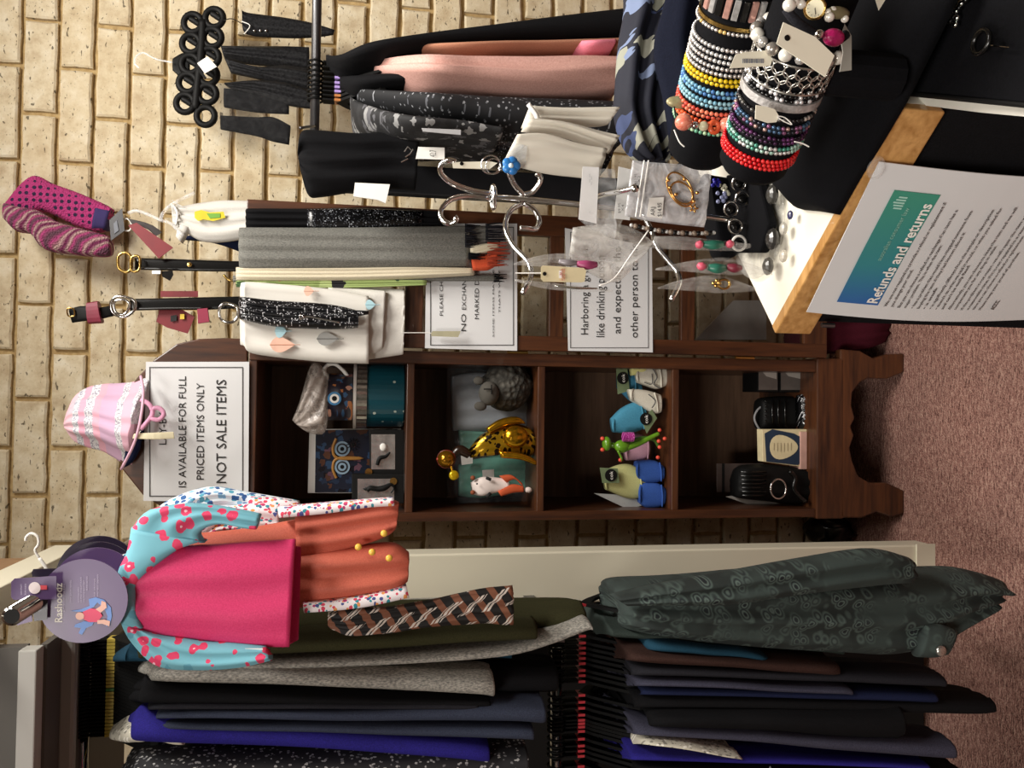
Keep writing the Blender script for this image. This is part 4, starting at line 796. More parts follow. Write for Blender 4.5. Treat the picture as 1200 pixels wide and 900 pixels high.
ob = block([(470,578),(470,502),(362,503),(360,578)], 2.12, .015, M['white'], 'owl_canvas', 'small canvas with an orange browed owl face at the back of the top shelf', 'canvas', zmin=z1+.001)
def pdisc(x, y, Y, r, mat, par, name, dy=0): return MB().lathe([(0, -.0004), (r, -.0004), (r, .0004), (0, .0004)], P(x, y, Y)+V((0, dy, 0)), V((0, 1, 0)), 24).build(name, mat, par)
MB().prism([P(x, y, 2.118) for x, y in ((466,577),(466,503),(370,504),(369,577))], V((0, .001, 0))).build('owl_print', spots('1d2434', [(0, '2f4a6a'), (.3, '5c3b2c'), (.5, '10121c'), (.7, '6a4a58'), (.85, '27364e')], 50, .45, 1.2, rough=.25), ob)
for y in (526, 547):
    for r_, m_, d_ in ((.019, plain('8fa9bd', .5), 0), (.014, plain('1a1a22', .5), -.001), (.010, plain('8fa9bd', .5), -.002), (.005, M['black'], -.003)): pdisc(401, y, 2.115, r_, m_, ob, 'printed_eye', d_)
MB().tube([P(x, y, 2.114) for x, y in ((394,514),(390,526),(396,537),(425,537),(396,537),(390,548),(394,560))], .0035).build('printed_brow', plain('b8823c', .5), ob)
MB().lathe([(0, 0), (.004, 0), (.004, .001), (0, .001)], P(414, 521, 2.113), V((0, 1, 0)), 10).build('printed_flower', M['black'], ob)
for k in range(12):
    a = 2*math.pi*k/12; MB().tube([P(414+4*math.cos(a), 521+4*math.sin(a), 2.113), P(414+8*math.cos(a), 521+8*math.sin(a), 2.113)], .001, 4).build('printed_petal', plain('0e1018', .5), ob)
foil = plain('c6c6ca', .22, .85, var=.3, vs=70, bump=.8)
for px, inn, lb, kind in (([(470,556),(470,504),(429,504),(430,556)], (435,463,509,550), 'black brooch box with silver foil and a black and white brooch, upper one', 0), ([(474,590),(474,556),(413,556),(413,590)], (419,462,561,586), 'black brooch box holding a black cat shaped brooch, lower one', 1)):
    Yb_ = 2.0-.02*kind
    bx = block(px, Yb_, .035, M['black'], 'brooch_box', lb, 'box', zmin=z1+.001)
    MB().prism([P(x, y, Yb_-.0005) for x, y in ((inn[0],inn[3]),(inn[0],inn[2]),(inn[1],inn[2]),(inn[1],inn[3]))], V((0, -.001, 0))).build('foil_insert', foil, bx)
    if kind == 0:
        MB().ball(P(449, 524, Yb_-.006), .008, 14, (1.2, .5, 1)).build('stone', M['white'], bx, smooth=True)
        MB().tube([P(x, y, Yb_-.006) for x, y in ((442,545),(445,537),(452,535),(457,530))], [.004, .005, .004, .002]).build('brooch', M['black'], bx, smooth=True)
    else:
        MB().tube([P(x, y, Yb_-.006) for x, y in ((430,575),(434,572),(442,573),(450,572),(458,568),(462,572),(458,578))], [.005, .006, .006, .007, .004, .002, .001]).build('cat_brooch', M['black'], bx, smooth=True)
        MB().lathe([(0, 0), (.005, .002), (0, .010)], P(430, 573, Yb_-.006), V((0, 0, 1)), 8).build('cat_ear', M['black'], bx)
    pdisc(*((432, 553) if kind == 0 else (461, 564)), Yb_-.003, .0085, M['gold'], bx, 'gold_seal')
# ================================================================ SHELF 2 : sheep, gold figurine, packets, fox doll
pkt = film(.55, 'b9c0c2', .2)
a_ = thing('clear_packet', 'large clear packet with white filling standing behind the grey sheep', 'packet', P(628, 470, 2.14))
loft([(530,440,532,505,2.10,.05),(560,436,560,506,2.08,.07),(600,440,600,506,2.08,.07),(627,444,627,504,2.10,.05)], N=12, ns=12, fold=.006, seed=81).build('filling', plain('9aa0a8', .6, var=.1), a_, smooth=True)
loft([(524,430,524,592,2.09,.006),(560,430,560,590,2.065,.006),(628,432,628,588,2.065,.006)], N=16, ns=18, fold=.006, nf=6, seed=82).build('plastic_front', film(.16, 'd5dbe0'), a_, smooth=True)
for rows, lb, sd in (([(538,503,540,530),(570,502,570,535),(600,505,600,540),(624,508,624,542)], 'mint green wrapped packet right of the gold figurine', 1), ([(538,545,538,582),(560,538,560,585),(600,535,600,580),(626,538,626,576)], 'mint green wrapped packet behind the fox doll', 2)):
    tag(loft([(a, b_, c, d, 2.10, .035) for a, b_, c, d in rows], N=14, ns=10, fold=.004, nf=3, seed=sd).build('mint_packet', plain('6fa898', .25, var=.15, vs=40, bump=.6), smooth=True), lb, 'packet')
for y, lb in ((545, 'small white price sticker on the mint packet by the gold ball'), (562, 'second small white price sticker farther along the mint packet')):
    x_ = 541 if y == 545 else 566; card([(x_,y),(x_-1,y-11),(x_+13,y-12),(x_+13,y-2)], 2.07, .001, M['white'], 'price_sticker', lb)
shp = thing('sheep_ornament', 'dark grey curly sheep ornament lying at the right of the second shelf', 'ornament', V((P(620, 455, 2.03).x, 2.03, z2)))
t = NT('curls'); vv = t.vor(70); t.col(t.ramp(vv, [(0, '6a675f'), (.6, '3a3833')])); t.bump(vv, 1, .008); curl = t.set(.95)
mq = MB(); c0 = P(601, 452, 2.03); c0.z = max(c0.z, z2+.062)
mq.ball(c0, .062, 24, (1.0, .9, 1.0))
for v in mq.b.verts: v.co += (v.co-c0).normalized()*noise.noise(v.co*60)*.008
mq.build('fleece', curl, shp, smooth=True)
hd = P(573, 461, 1.985); MB().ball(hd, .026, 16, (1.15, .9, .95)).build('head', plain('55524b', .9), shp, smooth=True)
MB().ball(P(563, 476, 1.98), .012, 10, (1, .6, 1.3)).build('ear', plain('55524b', .9), shp, smooth=True); MB().ball(P(561, 446, 1.99), .011, 10, (1, .6, 1.2)).build('ear', plain('55524b', .9), shp, smooth=True)
MB().tube([P(567, 456, 1.958), P(576, 456, 1.958)], .0015).build('nose_line', M['black'], shp); MB().tube([P(576, 451, 1.96), P(576, 462, 1.96)], .0015).build('mouth_line', M['black'], shp)
gf = thing('gold_figurine', 'tall shiny gold bird figurine with patterned wings and striped ball head', 'figurine', V((P(625, 520, 2.0).x, 2.0, z2)))
gp = spots('b8901e', [(0, '1c1408'), (.5, '2a1a0a')], 75, .42, .8, rough=.2); gp.node_tree.nodes['Principled BSDF'].inputs['Metallic'].default_value = .7
loft([(548,530,552,537,2.0,.02),(562,513,562,536,1.985,.045),(580,502,582,535,1.975,.065),(600,496,604,533,1.97,.08),(620,500,624,536,1.97,.09),(628,508,629,528,1.975,.08)], N=20, ns=12, nd=6, seed=83).build('body', gp, gf, smooth=True)
loft([(570,502,574,508,1.97,.02),(585,492,592,500,1.965,.03),(605,488,612,497,1.965,.03),(614,493,616,497,1.97,.02)], N=12, ns=8).build('wing', M['gilt'], gf, smooth=True)
loft([(585,529,588,537,1.96,.02),(605,530,610,539,1.955,.025),(622,535,627,545,1.955,.025),(630,541,630,545,1.96,.015)], N=12, ns=8).build('wing', M['gilt'], gf, smooth=True)
MB().ball(P(604, 512, 1.965), .028, 16, (1, .7, 1.1)).build('breast', M['gilt'], gf, smooth=True)
mq = MB(); mq.ball(P(523, 538, 1.985), .021, 20); mq.build('ball_head', plain('a8761c', .18, .8), gf, smooth=True)
hc_ = P(523, 538, 1.985); MB().tube([hc_+V((math.cos(a), .25*math.sin(a), math.sin(a)))*.0215 for a in [2*math.pi*k/20 for k in range(20)]], .0014, 6, closed=True).build('head_stripe', plain('6a2416', .3), gf, smooth=True)
MB().ball(P(513, 538, 1.985), .004, 8).build('topknot', plain('a83a2c', .3), gf, smooth=True)
MB().tube([P(x, y, 1.99) for x, y in ((531,534),(538,527),(545,530),(550,534))], [.009, .012, .012, .009], 10).build('neck', plain('2a1a10', .25), gf, smooth=True)
MB().ball(P(532, 557, 1.97), .012, 12, (1, .4, 1.0)).build('foot_disc', plain('d6b318', .2, .5), gf, smooth=True)
MB().tube([P(528, 545, 1.98), P(531, 555, 1.975)], .003).build('foot_stem', M['gilt'], gf)
fd = thing('fox_doll', 'small white and orange fox doll lying in front of the mint packet', 'doll', V((P(625, 572, 1.99).x, 1.99, z2)))
loft([(553,566,555,580,1.99,.03),(565,560,566,582,1.98,.035),(580,560,582,578,1.98,.035),(596,562,598,575,1.98,.03)], N=12, ns=8).build('body', plain('e6d8d2', .85), fd, smooth=True)
loft([(586,558,594,566,1.975,.02),(600,557,604,562,1.975,.02),(612,566,613,570,1.978,.015)], N=10, ns=6).build('leg', plain('c4552c', .8), fd, smooth=True)
loft([(584,576,588,582,1.975,.02),(600,568,602,578,1.975,.022),(614,570,614,577,1.978,.018)], N=10, ns=6).build('leg', plain('c4552c', .8), fd, smooth=True)
MB().ball(P(619, 574, 1.985), .008, 10, (.9, .8, 1.2)).build('foot', plain('e8d6d0', .8), fd, smooth=True); MB().ball(P(559, 567, 1.972), .0025, 6).build('nose', M['black'], fd)
MB().tube([P(575, 562, 1.972), P(570, 560, 1.97)], .004).build('arm', M['ink'], fd, smooth=True); MB().tube([P(575, 578, 1.972), P(570, 582, 1.97)], .004).build('arm', M['ink'], fd, smooth=True)
for y in (560, 577): MB().ball(P(554, y, 1.985), .006, 8).build('ear', plain('8a4a2c', .8), fd, smooth=True)
# ================================================================ SHELF 3 : baby socks, frog
def bootie(rows, name, label, mat, Y, cat='baby socks', extra=None):
    th_ = thing(name, label, cat, P(rows[-1][0], (rows[-1][1]+rows[-1][3])/2, Y))
    loft([(a, b_, c, d, Y, .045) for a, b_, c, d in rows], N=16, ns=10, nd=5, seed=len(label)).build('sock', mat, th_, smooth=True)
    a, b_, c, d = rows[0]; m_ = ((a+c)/2, (b_+d)/2)
    MB().tube([P(m_[0]+2.4*math.cos(q), m_[1]+abs(d-b_)*.42*math.sin(q), Y+.012+.014*math.cos(q)) for q in [2*math.pi*k/16 for k in range(16)]], .0035, 6, closed=True).build('cuff', mat, th_, smooth=True)
    a, b_, c, d = rows[-2]; MB().tube([P(a+3, b_+2, Y-.001), P((a+c)/2+4, (b_+d)/2, Y-.005), P(c+3, d-2, Y-.001)], .0022, 6).build('toe_seam', mat, th_, smooth=True); return th_
lab = plain('6a7a58', .6); CR = cloth('c9c4b4', 'dcd8ca', wr=.5)
def sock_label(th_, px, cx_, cy_, Y):
    MB().prism([P(x, y, Y-.004) for x, y in px], V((0, .002, 0))).build('paper_band', lab, th_)
    pdisc(cx_, cy_, Y-.006, .0155, M['black'], th_, 'round_logo')
    ptext('cok', cx_+2, cx_-2, cy_+5, cy_-5, lambda x, y: P(x, y, Y-.008), th_, M['white'])
b_ = bootie([(728,432,728,456),(740,432,742,470),(752,446,756,478)], 'baby_sock_pair', 'blue baby socks behind the white booties, with a grey card band', cloth('3f7fa0', '4f93b4'), 2.03)
sock_label(b_, [(722,430),(735,430),(738,458),(724,462)], 730, 443, 2.02)
b_ = bootie([(748,434,750,448),(757,429,760,452),(770,429,772,456),(782,430,783,452)], 'baby_bootie', 'white baby bootie nearest the right side of the shelf', CR, 1.99); MB().tube([P(x, y, 1.985) for x, y in ((765,432),(770,442),(766,450),(774,455))], .0014).build('stitch_line', M['ink2'], b_)
MB().tube([P(x, y, 1.985) for x, y in ((755,448),(764,450),(764,438))], .0012).build('stitch_line', M['ink2'], b_)
b_ = bootie([(740,456,744,470),(752,456,756,478),(764,458,768,485),(776,462,776,484)], 'baby_bootie', 'white baby bootie in front of the blue socks', CR, 1.97); MB().tube([P(x, y, 1.963) for x, y in ((760,462),(768,470),(764,478))], .0014).build('stitch_line', M['ink2'], b_)
tag(loft([(740,430,742,440,1.995,.03),(752,428,754,438,1.99,.03),(758,428,758,434,1.99,.03)], N=6, ns=6).build('yellow_sock', cloth('c4c07a', 'd6d294'), smooth=True), 'pale yellow baby sock tucked behind the white bootie', 'baby socks')
b_ = bootie([(720,490,722,507),(732,478,740,508),(748,471,752,505),(757,476,760,500)], 'baby_sock', 'turquoise blue baby sock with a green card band, mid shelf', cloth('3c7f9c', '4c94b0'), 1.985)
sock_label(b_, [(752,492),(764,480),(770,490),(758,508)], 757, 491, 1.975)
b_ = bootie([(736,518,737,540),(744,508,746,540),(756,510,756,540),(762,516,762,534)], 'baby_sock', 'pale pink baby sock behind the green frog', cloth('b98a9c', 'cba0b0'), 2.02)
b_ = bootie([(712,552,713,575),(730,545,735,584),(745,546,750,585),(757,556,757,576)], 'baby_sock', 'pale yellow baby sock with a green card band, at the left', cloth('b8b87a', 'cccb8e'), 2.0)
sock_label(b_, [(703,548),(724,549),(726,566),(706,566)], 716, 557, 1.99)
b_ = bootie([(749,541,749,560),(756,540,758,566),(770,540,772,566),(779,546,779,562)], 'baby_bootie', 'royal blue baby bootie, upper one of the pair', cloth('2c4f9a', '3b62b4'), 1.985)
b_ = bootie([(752,568,752,590),(758,566,760,596),(772,566,773,596),(781,572,780,592)], 'baby_bootie', 'royal blue baby bootie, lower one of the pair', cloth('2c4f9a', '3b62b4'), 1.985)
tag(MB().prism([P(x, y, 2.02) for x, y in ((696,578),(730,580),(762,590),(742,595),(730,594))], V((0, .002, 0))).build('white_card', plain('a8aaa8', .5)), 'white card leaning behind the yellow baby sock', 'card')
fr = thing('frog_figurine', 'green frog figurine with red toes holding a glittery pink drum', 'figurine', V((P(780, 520, 1.96).x, 1.96, z3)))
gr = plain('5c8a22', .25, var=.25, vs=60); rd_ = plain('d8503c', .3)
MB().tube([P(713, 521, 1.965), P(728, 523, 1.965)], .007).build('neck', gr, fr, smooth=True); MB().ball(P(711, 520, 1.962), .014, 12, (1.3, 1, .8)).build('head', gr, fr, smooth=True)
MB().ball(P(729, 523, 1.962), .017, 14, (.95, .8, 1.2)).build('body', gr, fr, smooth=True)
for y in (514, 527): MB().ball(P(706, y, 1.958), .0055, 10).build('eye', rd_, fr, smooth=True)
MB().tube([P(x, y, 1.96) for x, y in ((734,525),(748,520),(762,513),(772,508))], [.008, .007, .006, .005], 8).build('leg', gr, fr, smooth=True)
MB().tube([P(x, y, 1.966) for x, y in ((734,520),(752,514),(766,515),(772,524))], [.007, .006, .005, .004], 8).build('leg', plain('3e5f1c', .3), fr, smooth=True)
MB().tube([P(x, y, 1.95) for x, y in ((724,528),(728,536),(728,540))], .003).build('arm', gr, fr, smooth=True)
for x, y in ((773,504),(779,514),(772,517),(773,524),(771,536),(727,539)): MB().ball(P(x, y, 1.952), .0052, 8).build('toe', rd_, fr, smooth=True)
MB().lathe([(0, 0), (.012, 0), (.012, .026), (0, .026)], P(742, 512, 1.95), V((0, 0, 1)), 16).build('drum', spots('a83a8a', [(0, 'd87ac0'), (.6, '6a1c58')], 300, .4, 0, rough=.2), fr)
# ================================================================ SHELF 4 : boxes, purse, soap box, bag
def photo(th_, x0, x1, y0, y1, Y):
    MB().prism([P(x, y, Y) for x, y in ((x0,y0),(x0,y1),(x1,y1),(x1,y0))], V((0, -.0008, 0))).build('photo_print', plain('5a5450', .5, var=.3, vs=20), th_)
    MB().prism([P(x, y, Y-.001) for x, y in ((x0+2,y1-1),(x1-1,y1-1),(x1-1,y0-(y0-y1)*.55),(x0+9,y0-(y0-y1)*.7))], V((0, -.0006, 0))).build('pale_shape', plain('a39d96', .5), th_)
for x0, x1, lb in ((888, 913, 'small dark photo printed box, upper of the two in the bottom shelf corner'), (914, 943, 'small dark photo printed box, lower of the two in the bottom shelf corner')):
    q = thing('photo_box', lb, 'box', P(x1, 446, 2.03)); zlo, zhi = P(x1, 446, 2.03).z, P(x0, 446, 2.03).z
    MB().box((P(900, 459, 2.03).x, 2.03, zlo+.001), (P(900, 433, 2.03).x, 2.12, zhi)).build('carton', M['black'], q, bevel=.001); photo(q, x0+1, x1-2, 457, 434, 2.029)
q = thing('barcode_box', 'black box with a white barcode label at the bottom of the corner stack', 'box', V((P(948, 446, 2.03).x, 2.03, zb0)))
MB().box((P(948, 459, 2.03).x, 2.03, zb0+.0005), (P(948, 433, 2.03).x, 2.12, P(943, 446, 2.03).z)).build('carton', M['black'], q, bevel=.001)
MB().prism([P(x, y, 2.029) for x, y in ((944,457),(944,438),(952,438),(952,457))], V((0, -.0006, 0))).build('label', plain('cfcfcf', .6), q)
for k in range(12): MB().prism([P(x, y, 2.028) for x, y in ((946,455-k*1.4),(946,454.3-k*1.4),(950,454.3-k*1.4),(950,455-k*1.4))], V((0, -.0004, 0))).build('bar', M['ink'], q)
q = thing('black_purse', 'matt black camera style purse in the middle of the bottom shelf', 'purse', V((P(930, 480, 2.04).x, 2.04, zb0)))
pz = P(950, 480, 2.04).z
loft([(893,470,893,502,2.05,.05),(900,466,900,505,2.04,.07),(925,464,925,506,2.04,.07),(952,466,952,502,2.04,.07)], N=12, ns=10).build('body', M['black'], q, smooth=True)
for x in (905, 912, 920): MB().tube([P(x, 468, 2.035), P(x, 500, 2.035)], .003).build('pleat', M['blackgloss'], q, smooth=True)
for k in range(5): MB().ball(P(897, 470+6*k, 2.036), .0035, 8).build('stud', M['blackgloss'], q, smooth=True)
tag(loft([(938,463,940,503,2.01,.03),(945,462,947,505,2.0,.03),(953,464,953,503,2.0,.03)], N=8, ns=14, fold=.004, nf=6, seed=91).build('sequin_pouch', spots('101012', [(0, '8d8d90'), (.4, '1c1c1e'), (.8, 'e0e0e4')], 240, .45, 0, rough=.2), smooth=True), 'sparkly black sequin pouch under the black purse', 'pouch')
MB2 = MB().tube([P(x, y, 2.06) for x, y in ((897,474),(888,480),(884,490),(888,500),(893,506))], .003); tag(MB2.build('purse_strap', plain('8a8a8c', .4), smooth=True), 'thin grey strap lying beside the black purse', 'strap')
q = block([(952,546),(946,548),(894,541),(893,503),(950,503)], 1.995, .03, plain('d8caa2', .6), 'soap_box', 'cream boxed soap with a navy oval label on the bottom shelf', 'box')
MB().prism([P(x, y, 1.994) for x, y in ((898,541),(896,508),(905,503),(930,508),(942,514),(942,538),(935,545))], V((0, -.0008, 0))).build('navy_label', plain('1f3147', .6), q)
MB().prism([P(x, y, 1.993) for x, y in [(917+15*math.cos(a)+(3*math.cos(a) if math.cos(a) > 0 else 0), 524+14*math.sin(a)*(1-.25*math.cos(a))) for a in [2*math.pi*k/24 for k in range(24)]]], V((0, -.0008, 0))).build('cream_oval', plain('d8caa2', .6), q)
for k in range(6): MB().tube([P(907+4*k, 519, 1.9915), P(907+4*k, 530-abs(k-2.5), 1.9915)], .0007, 4).build('engraved_line', plain('8a7c5c', .6), q)
block([(955,550),(955,506),(947,506),(947,550)], 1.99, .06, plain('c79d90', .6), 'pink_box', 'thin pink box lying under the cream soap box', 'box', zmin=zb0+.0005)
q = block([(895,577),(895,543),(840,543),(840,577)], 2.12, .004, plain('6e5f5a', .5), 'picture_card', 'pinkish brown printed card standing behind the black bag', 'card')
MB().prism([P(x, y, 2.119) for x, y in ((846,577),(846,543),(849,543),(849,577))], V((0, -.0008, 0))).build('black_band', M['ink'], q); MB().prism([P(x, y, 2.119) for x, y in ((880,565),(878,548),(858,552),(860,566))], V((0, -.0006, 0))).build('printed_blur', plain('9a847c', .5), q)
tag(MB().prism([P(x, y, 2.06) for x, y in ((850,582),(865,580),(920,591),(905,594),(880,592))], V((0, .002, 0))).build('white_leaflet', plain('b9b7b0', .6)), 'white leaflet leaning against the side behind the black bag', 'leaflet')
q = thing('black_handbag', 'ribbed black handbag with a chrome ring on the bottom shelf', 'handbag', V((P(940, 568, 1.98).x, 1.98, zb0)))
loft([(865,558,865,583,2.0,.05),(875,547,875,586,1.985,.07),(905,545,905,589,1.98,.08),(935,548,935,592,1.98,.08),(952,552,952,590,1.98,.07)], N=16, ns=10, fold=.003, seed=92).build('body', M['black'], q, smooth=True)
for k in range(7): MB().tube([P(868+.3*k, 553+4.6*k, 1.975), P(898, 553+4.6*k, 1.972)], .003, 6).build('rib', M['blackgloss'], q, smooth=True)
MB().tube([P(912+9*math.cos(a), 573+11.5*math.sin(a), 1.965) for a in [2*math.pi*k/28 for k in range(28)]], .0025, 8, closed=True).build('chrome_ring', M['chrome'], q, smooth=True)
MB().tube([P(x, y, 1.965) for x, y in ((925,552),(932,560),(930,572),(937,582),(944,588))], .006).build('strap', M['blackgloss'], q, smooth=True)
# ================================================================ COUNTER
ZC = .90
A = PZ(908, 391, ZC); B = PZ(1056, 127, ZC); aa = (B-A).normalized(); nn = V((aa.y, -aa.x, 0)).normalized()   # nn points out of the counter's front face
if nn.y > 0 and nn.x > 0: nn = -nn
Eb = PZ(858, 287, ZC); bb2 = (Eb-A).normalized()
LAB = (B-A).length; DEP = .42; EH = ZC-PN(947, 397, A, nn).z
A2 = A; B2 = B; Cc = A+bb2*DEP; Dd = B+bb2*DEP
ct = thing('counter_table', 'narrow counter table with white laminate top, pine edge and black skirt in the right foreground', 'table', (A.x+.1, A.y, 0))
def cp(s, b, z): return A + aa*s + bb2*b + V((0, 0, z-ZC))
MB().prism([cp(.0, .012, ZC-.002), cp(LAB, .012, ZC-.002), cp(LAB, DEP, ZC-.002), cp(.0, DEP, ZC-.002)], V((0, 0, -.03))).build('laminate_top', M['laminate'], ct)
t_e = M['pine']
MB().prism([cp(0, 0, ZC), cp(LAB, 0, ZC), cp(LAB, .0135, ZC), cp(0, .0135, ZC)], V((0, 0, -EH))).build('edge_strip', t_e, ct, bevel=.002)
MB().prism([cp(.012, .012, ZC-EH-.001), cp(LAB+.3, .012, ZC-EH-.001), cp(LAB+.3, DEP-.01, ZC-EH-.001), cp(.012, DEP-.01, ZC-EH-.001)], V((0, 0, -(ZC-EH-.002)))).build('black_skirt', F['black'], ct)
MB().tube([cp(.02, -.003, ZC-EH-.004), cp(.02, -.003, ZC-EH-.02)], .003).build('hinge_pin', M['steel'], ct)
# white ledge and black tray to the right
lp = PZ(1061, 118, ZC-.02)
lg_ = thing('white_ledge', 'narrow worn white ledge running off to the right beyond the pine edge', 'ledge', lp)
def PF(x, y): return PN(x, y, A+nn*.0, nn)
MB().prism([PZ(x, y, ZC-.03) for x, y in ((1062,121),(1066,113),(1205,126),(1205,137),(1150,132))], V((0, 0, -.02))).build('ledge_board', plain('cfcbc0', .7, var=.08, vs=25), lg_)
dt = thing('black_display_tray', 'black fabric display tray to the right of the bracelet stand', 'tray', PZ(1120, 60, ZC-.02))
MB().prism([PZ(x, y, ZC-.02) for x, y in ((1066,109),(1122,-10),(1130,-60),(1260,-60),(1260,128))], V((0, 0, -.009))).build('tray_floor', M['velvet'], dt)
MB().tube([PZ(1066, 110, ZC-.018), PZ(1118, 0, ZC-.018), PZ(1140, -50, ZC-.018)], .0022).build('tray_rim', M['black'], dt)
MB().tube([PZ(1066, 110, ZC-.018), PZ(1210, 124, ZC-.018)], .0022).build('tray_rim', M['black'], dt)
nk = thing('dark_necklace', 'dark beaded necklace end glinting in the black tray', 'necklace', PZ(1120, 20, ZC-.015))
for k, (x, y) in enumerate(((1132,0),(1127,4),(1124,9),(1121,13),(1118,20),(1122,21),(1114,25),(1120,29))): MB().ball(PZ(x, y, ZC-.014), .0032, 8).build('bead', M['chrome'] if k % 2 else M['blackgloss'], nk, smooth=True)
nr = thing('black_ring', 'glossy dark ring with a pin lying alone in the black tray', 'ring', PZ(1150, 50, ZC-.018))
c_ = PZ(1150, 49, ZC-.006); MB().tube([c_+V((.009*math.cos(a), .009*math.sin(a), 0)) for a in [2*math.pi*k/20 for k in range(20)]], .0022, 8, closed=True).build('band', M['blackgloss'], nr, smooth=True)
MB().tube([PZ(1157, 53, ZC-.01), PZ(1183, 56, ZC-.01)], .0008).build('pin', M['chrome'], nr)
# refund sign on the counter front
fs = A - nn*0 + aa*0
FP0 = A + nn*.004
def PFn(x, y, lift=0): return PN(x, y, FP0+nn*lift, nn)
rs_ = thing('refunds_sign', 'large white paper sign titled Refunds and returns stuck on the counter front', 'sign', PFn(1150, 300))
tl, tr_, br, bl = PFn(945, 365), PFn(1030, 189), PFn(1215, 213), PFn(1215, 352)
ux = (tr_-tl); ux.z = 0; wdt = ux.length; ux.normalize(); H_ = wdt*1.4142
def SP(u, v_, lift=0.0):             # u 0..1 across, v 0..1 down the sheet
    top = tl.lerp(tr_, u)
    return top + V((0, 0, -H_*v_)) + nn*(lift + .012*math.sin(math.pi*min(v_, 1))*(.4+.6*abs(u-.5)) )
rows_ = []
for j in range(13):
    v_ = j/12; rows_.append([SP(i/8, v_, .001) for i in range(9)] + [SP(1-i/8, v_, 0) for i in range(9)])
MB().rings(rows_).build('sheet', M['paper'], rs_, smooth=False)
t = NT('banner'); sx = t.n('ShaderNodeSeparateXYZ'); t.l(t.tc.outputs['Generated'], sx.inputs[0]); t.col(t.ramp(t.math('MULTIPLY', sx.outputs[0], 1), [(0, '2f62a8'), (.38, '35868f'), (1, '3f937b')])); bm_ = t.set(.6)
def strip(u0, u1, v0, v1, mat, name, lift=.0022):
    m_ = MB(); n = 6
    for i in range(n):
        for j in range(2): m_.face([SP(u0+(u1-u0)*i/n, v0+(v1-v0)*j/2, lift), SP(u0+(u1-u0)*(i+1)/n, v0+(v1-v0)*j/2, lift), SP(u0+(u1-u0)*(i+1)/n, v0+(v1-v0)*(j+1)/2, lift), SP(u0+(u1-u0)*i/n, v0+(v1-v0)*(j+1)/2, lift)])
    return m_.build(name, mat, rs_)
def find_uv(x, y):
    p = PFn(x, y, .004); u = (p-tl).dot(ux)/wdt; top = tl.lerp(tr_, u); return u, (top.z-p.z)/H_
ba = [find_uv(x, y) for x, y in ((977, 350), (1055, 220), (1104, 229), (1021, 358))]
u0b, u1b = (ba[0][0]+ba[3][0])/2, (ba[1][0]+ba[2][0])/2; v0b, v1b = (ba[0][1]+ba[1][1])/2, (ba[2][1]+ba[3][1])/2
strip(u0b, u1b, v0b, v1b, bm_, 'banner')
def stext(s, u, v_, wu, hv, mat, name='lettering', bold=0.0, lift=.0035):
    o = SP(u, v_, lift); e_ = SP(u+wu, v_, lift); up_ = SP(u, v_-hv, lift)-o
    return letters(s, name, mat, rs_, o, (e_-o).normalized(), up_.normalized(), (e_-o).length, up_.length, V((0, 0, 0)), bold=bold)
bw = u1b-u0b; bh = v1b-v0b
stext('Refunds and returns', u0b+.02, v1b-.012, bw*.90, bh*.26, M['white'], bold=.02)
stext('australian consumer law', u0b+bw*.42, v0b+bh*.50, bw*.46, bh*.11, plain('8fc4b4', .6))
for k in range(5): strip(u0b+bw*(.86+.022*k), u0b+bw*(.873+.022*k), v0b+bh*(.10+.03*abs(k-2)), v0b+bh*.34, plain('a9d6c8', .6), 'logo_stroke', .003)
body = ['We are not required to provide a refund or replacement if', 'you change your mind.', 'But you can choose a refund or exchange if an item has a', 'major problem. This is when the item:', '\u2022 has a problem that would have stopped someone from', '   buying the item if they had known about it', '\u2022 is unsafe', '\u2022 is significantly different from the sample or description', '\u2022 doesn\'t do what we said it would, or what you asked for', '   and can\'t be easily fixed.', 'Alternatively, you can choose to keep the item and we will', 'compensate you for any drop in value.', 'If the problem is not major, we will repair the item within', 'a reasonable time. If it is not repaired in a reasonable', 'time you can choose a refund or replacement.', 'Please keep your proof of purchase.']
wd = [.93, .35, .88, .58, .88, .70, .20, .90, .92, .42, .93, .60, .93, .88, .70, .55]
vv_ = v1b+.035
for s, w__ in zip(body, wd):
    stext(s, u0b+.0, vv_, bw*w__*1.02, .0135, M['ink'], bold=.012); vv_ += .0315 if s.endswith('.') or s.endswith('item:') else .0265
stext('ACCC', u0b, min(vv_+.03, .93), .07, .02, M['ink'], bold=.03)
MB().ball(PFn(1026, 196, -.0), .012, 12, (1, 1, .6)).build('tape_blob', film(.4), rs_, smooth=True)
# ================================================================ BLACK CLOTH ON THE COUNTER
t = thing('black_cloth', 'black velvet cloth heaped over the counter under the bracelet rolls', 'cloth', PZ(1020, 100, ZC))
edge = [(985,252),(963,248),(940,246),(925,228),(905,210),(870,204),(840,190),(820,120),(800,60),(790,-40),(900,-90),(1150,-90),(1124,0),(1090,68),(1066,116),(1040,160),(1010,208)]
base = [PZ(x, y, ZC+.0008) for x, y in edge]; cen = sum(base, V())/len(base)
rs2 = []
for k, (sc__, h) in enumerate(((1.0, 0), (.985, .008), (.93, .016), (.8, .022), (.6, .026), (.35, .028), (.1, .028))):
    r_ = []
    for i in range(64):
        f = i/64*len(base); p = base[int(f) % len(base)].lerp(base[(int(f)+1) % len(base)], f-int(f))
        q = cen.lerp(p, sc__); q.z = ZC+.0012+h+ (0 if k == 0 else .004*noise.noise(V((q.x*30, q.y*30, 1))))
        r_.append(q)
    rs2.append(r_)
MB().rings(rs2).build('cloth_heap', M['velvet'], t, smooth=True)
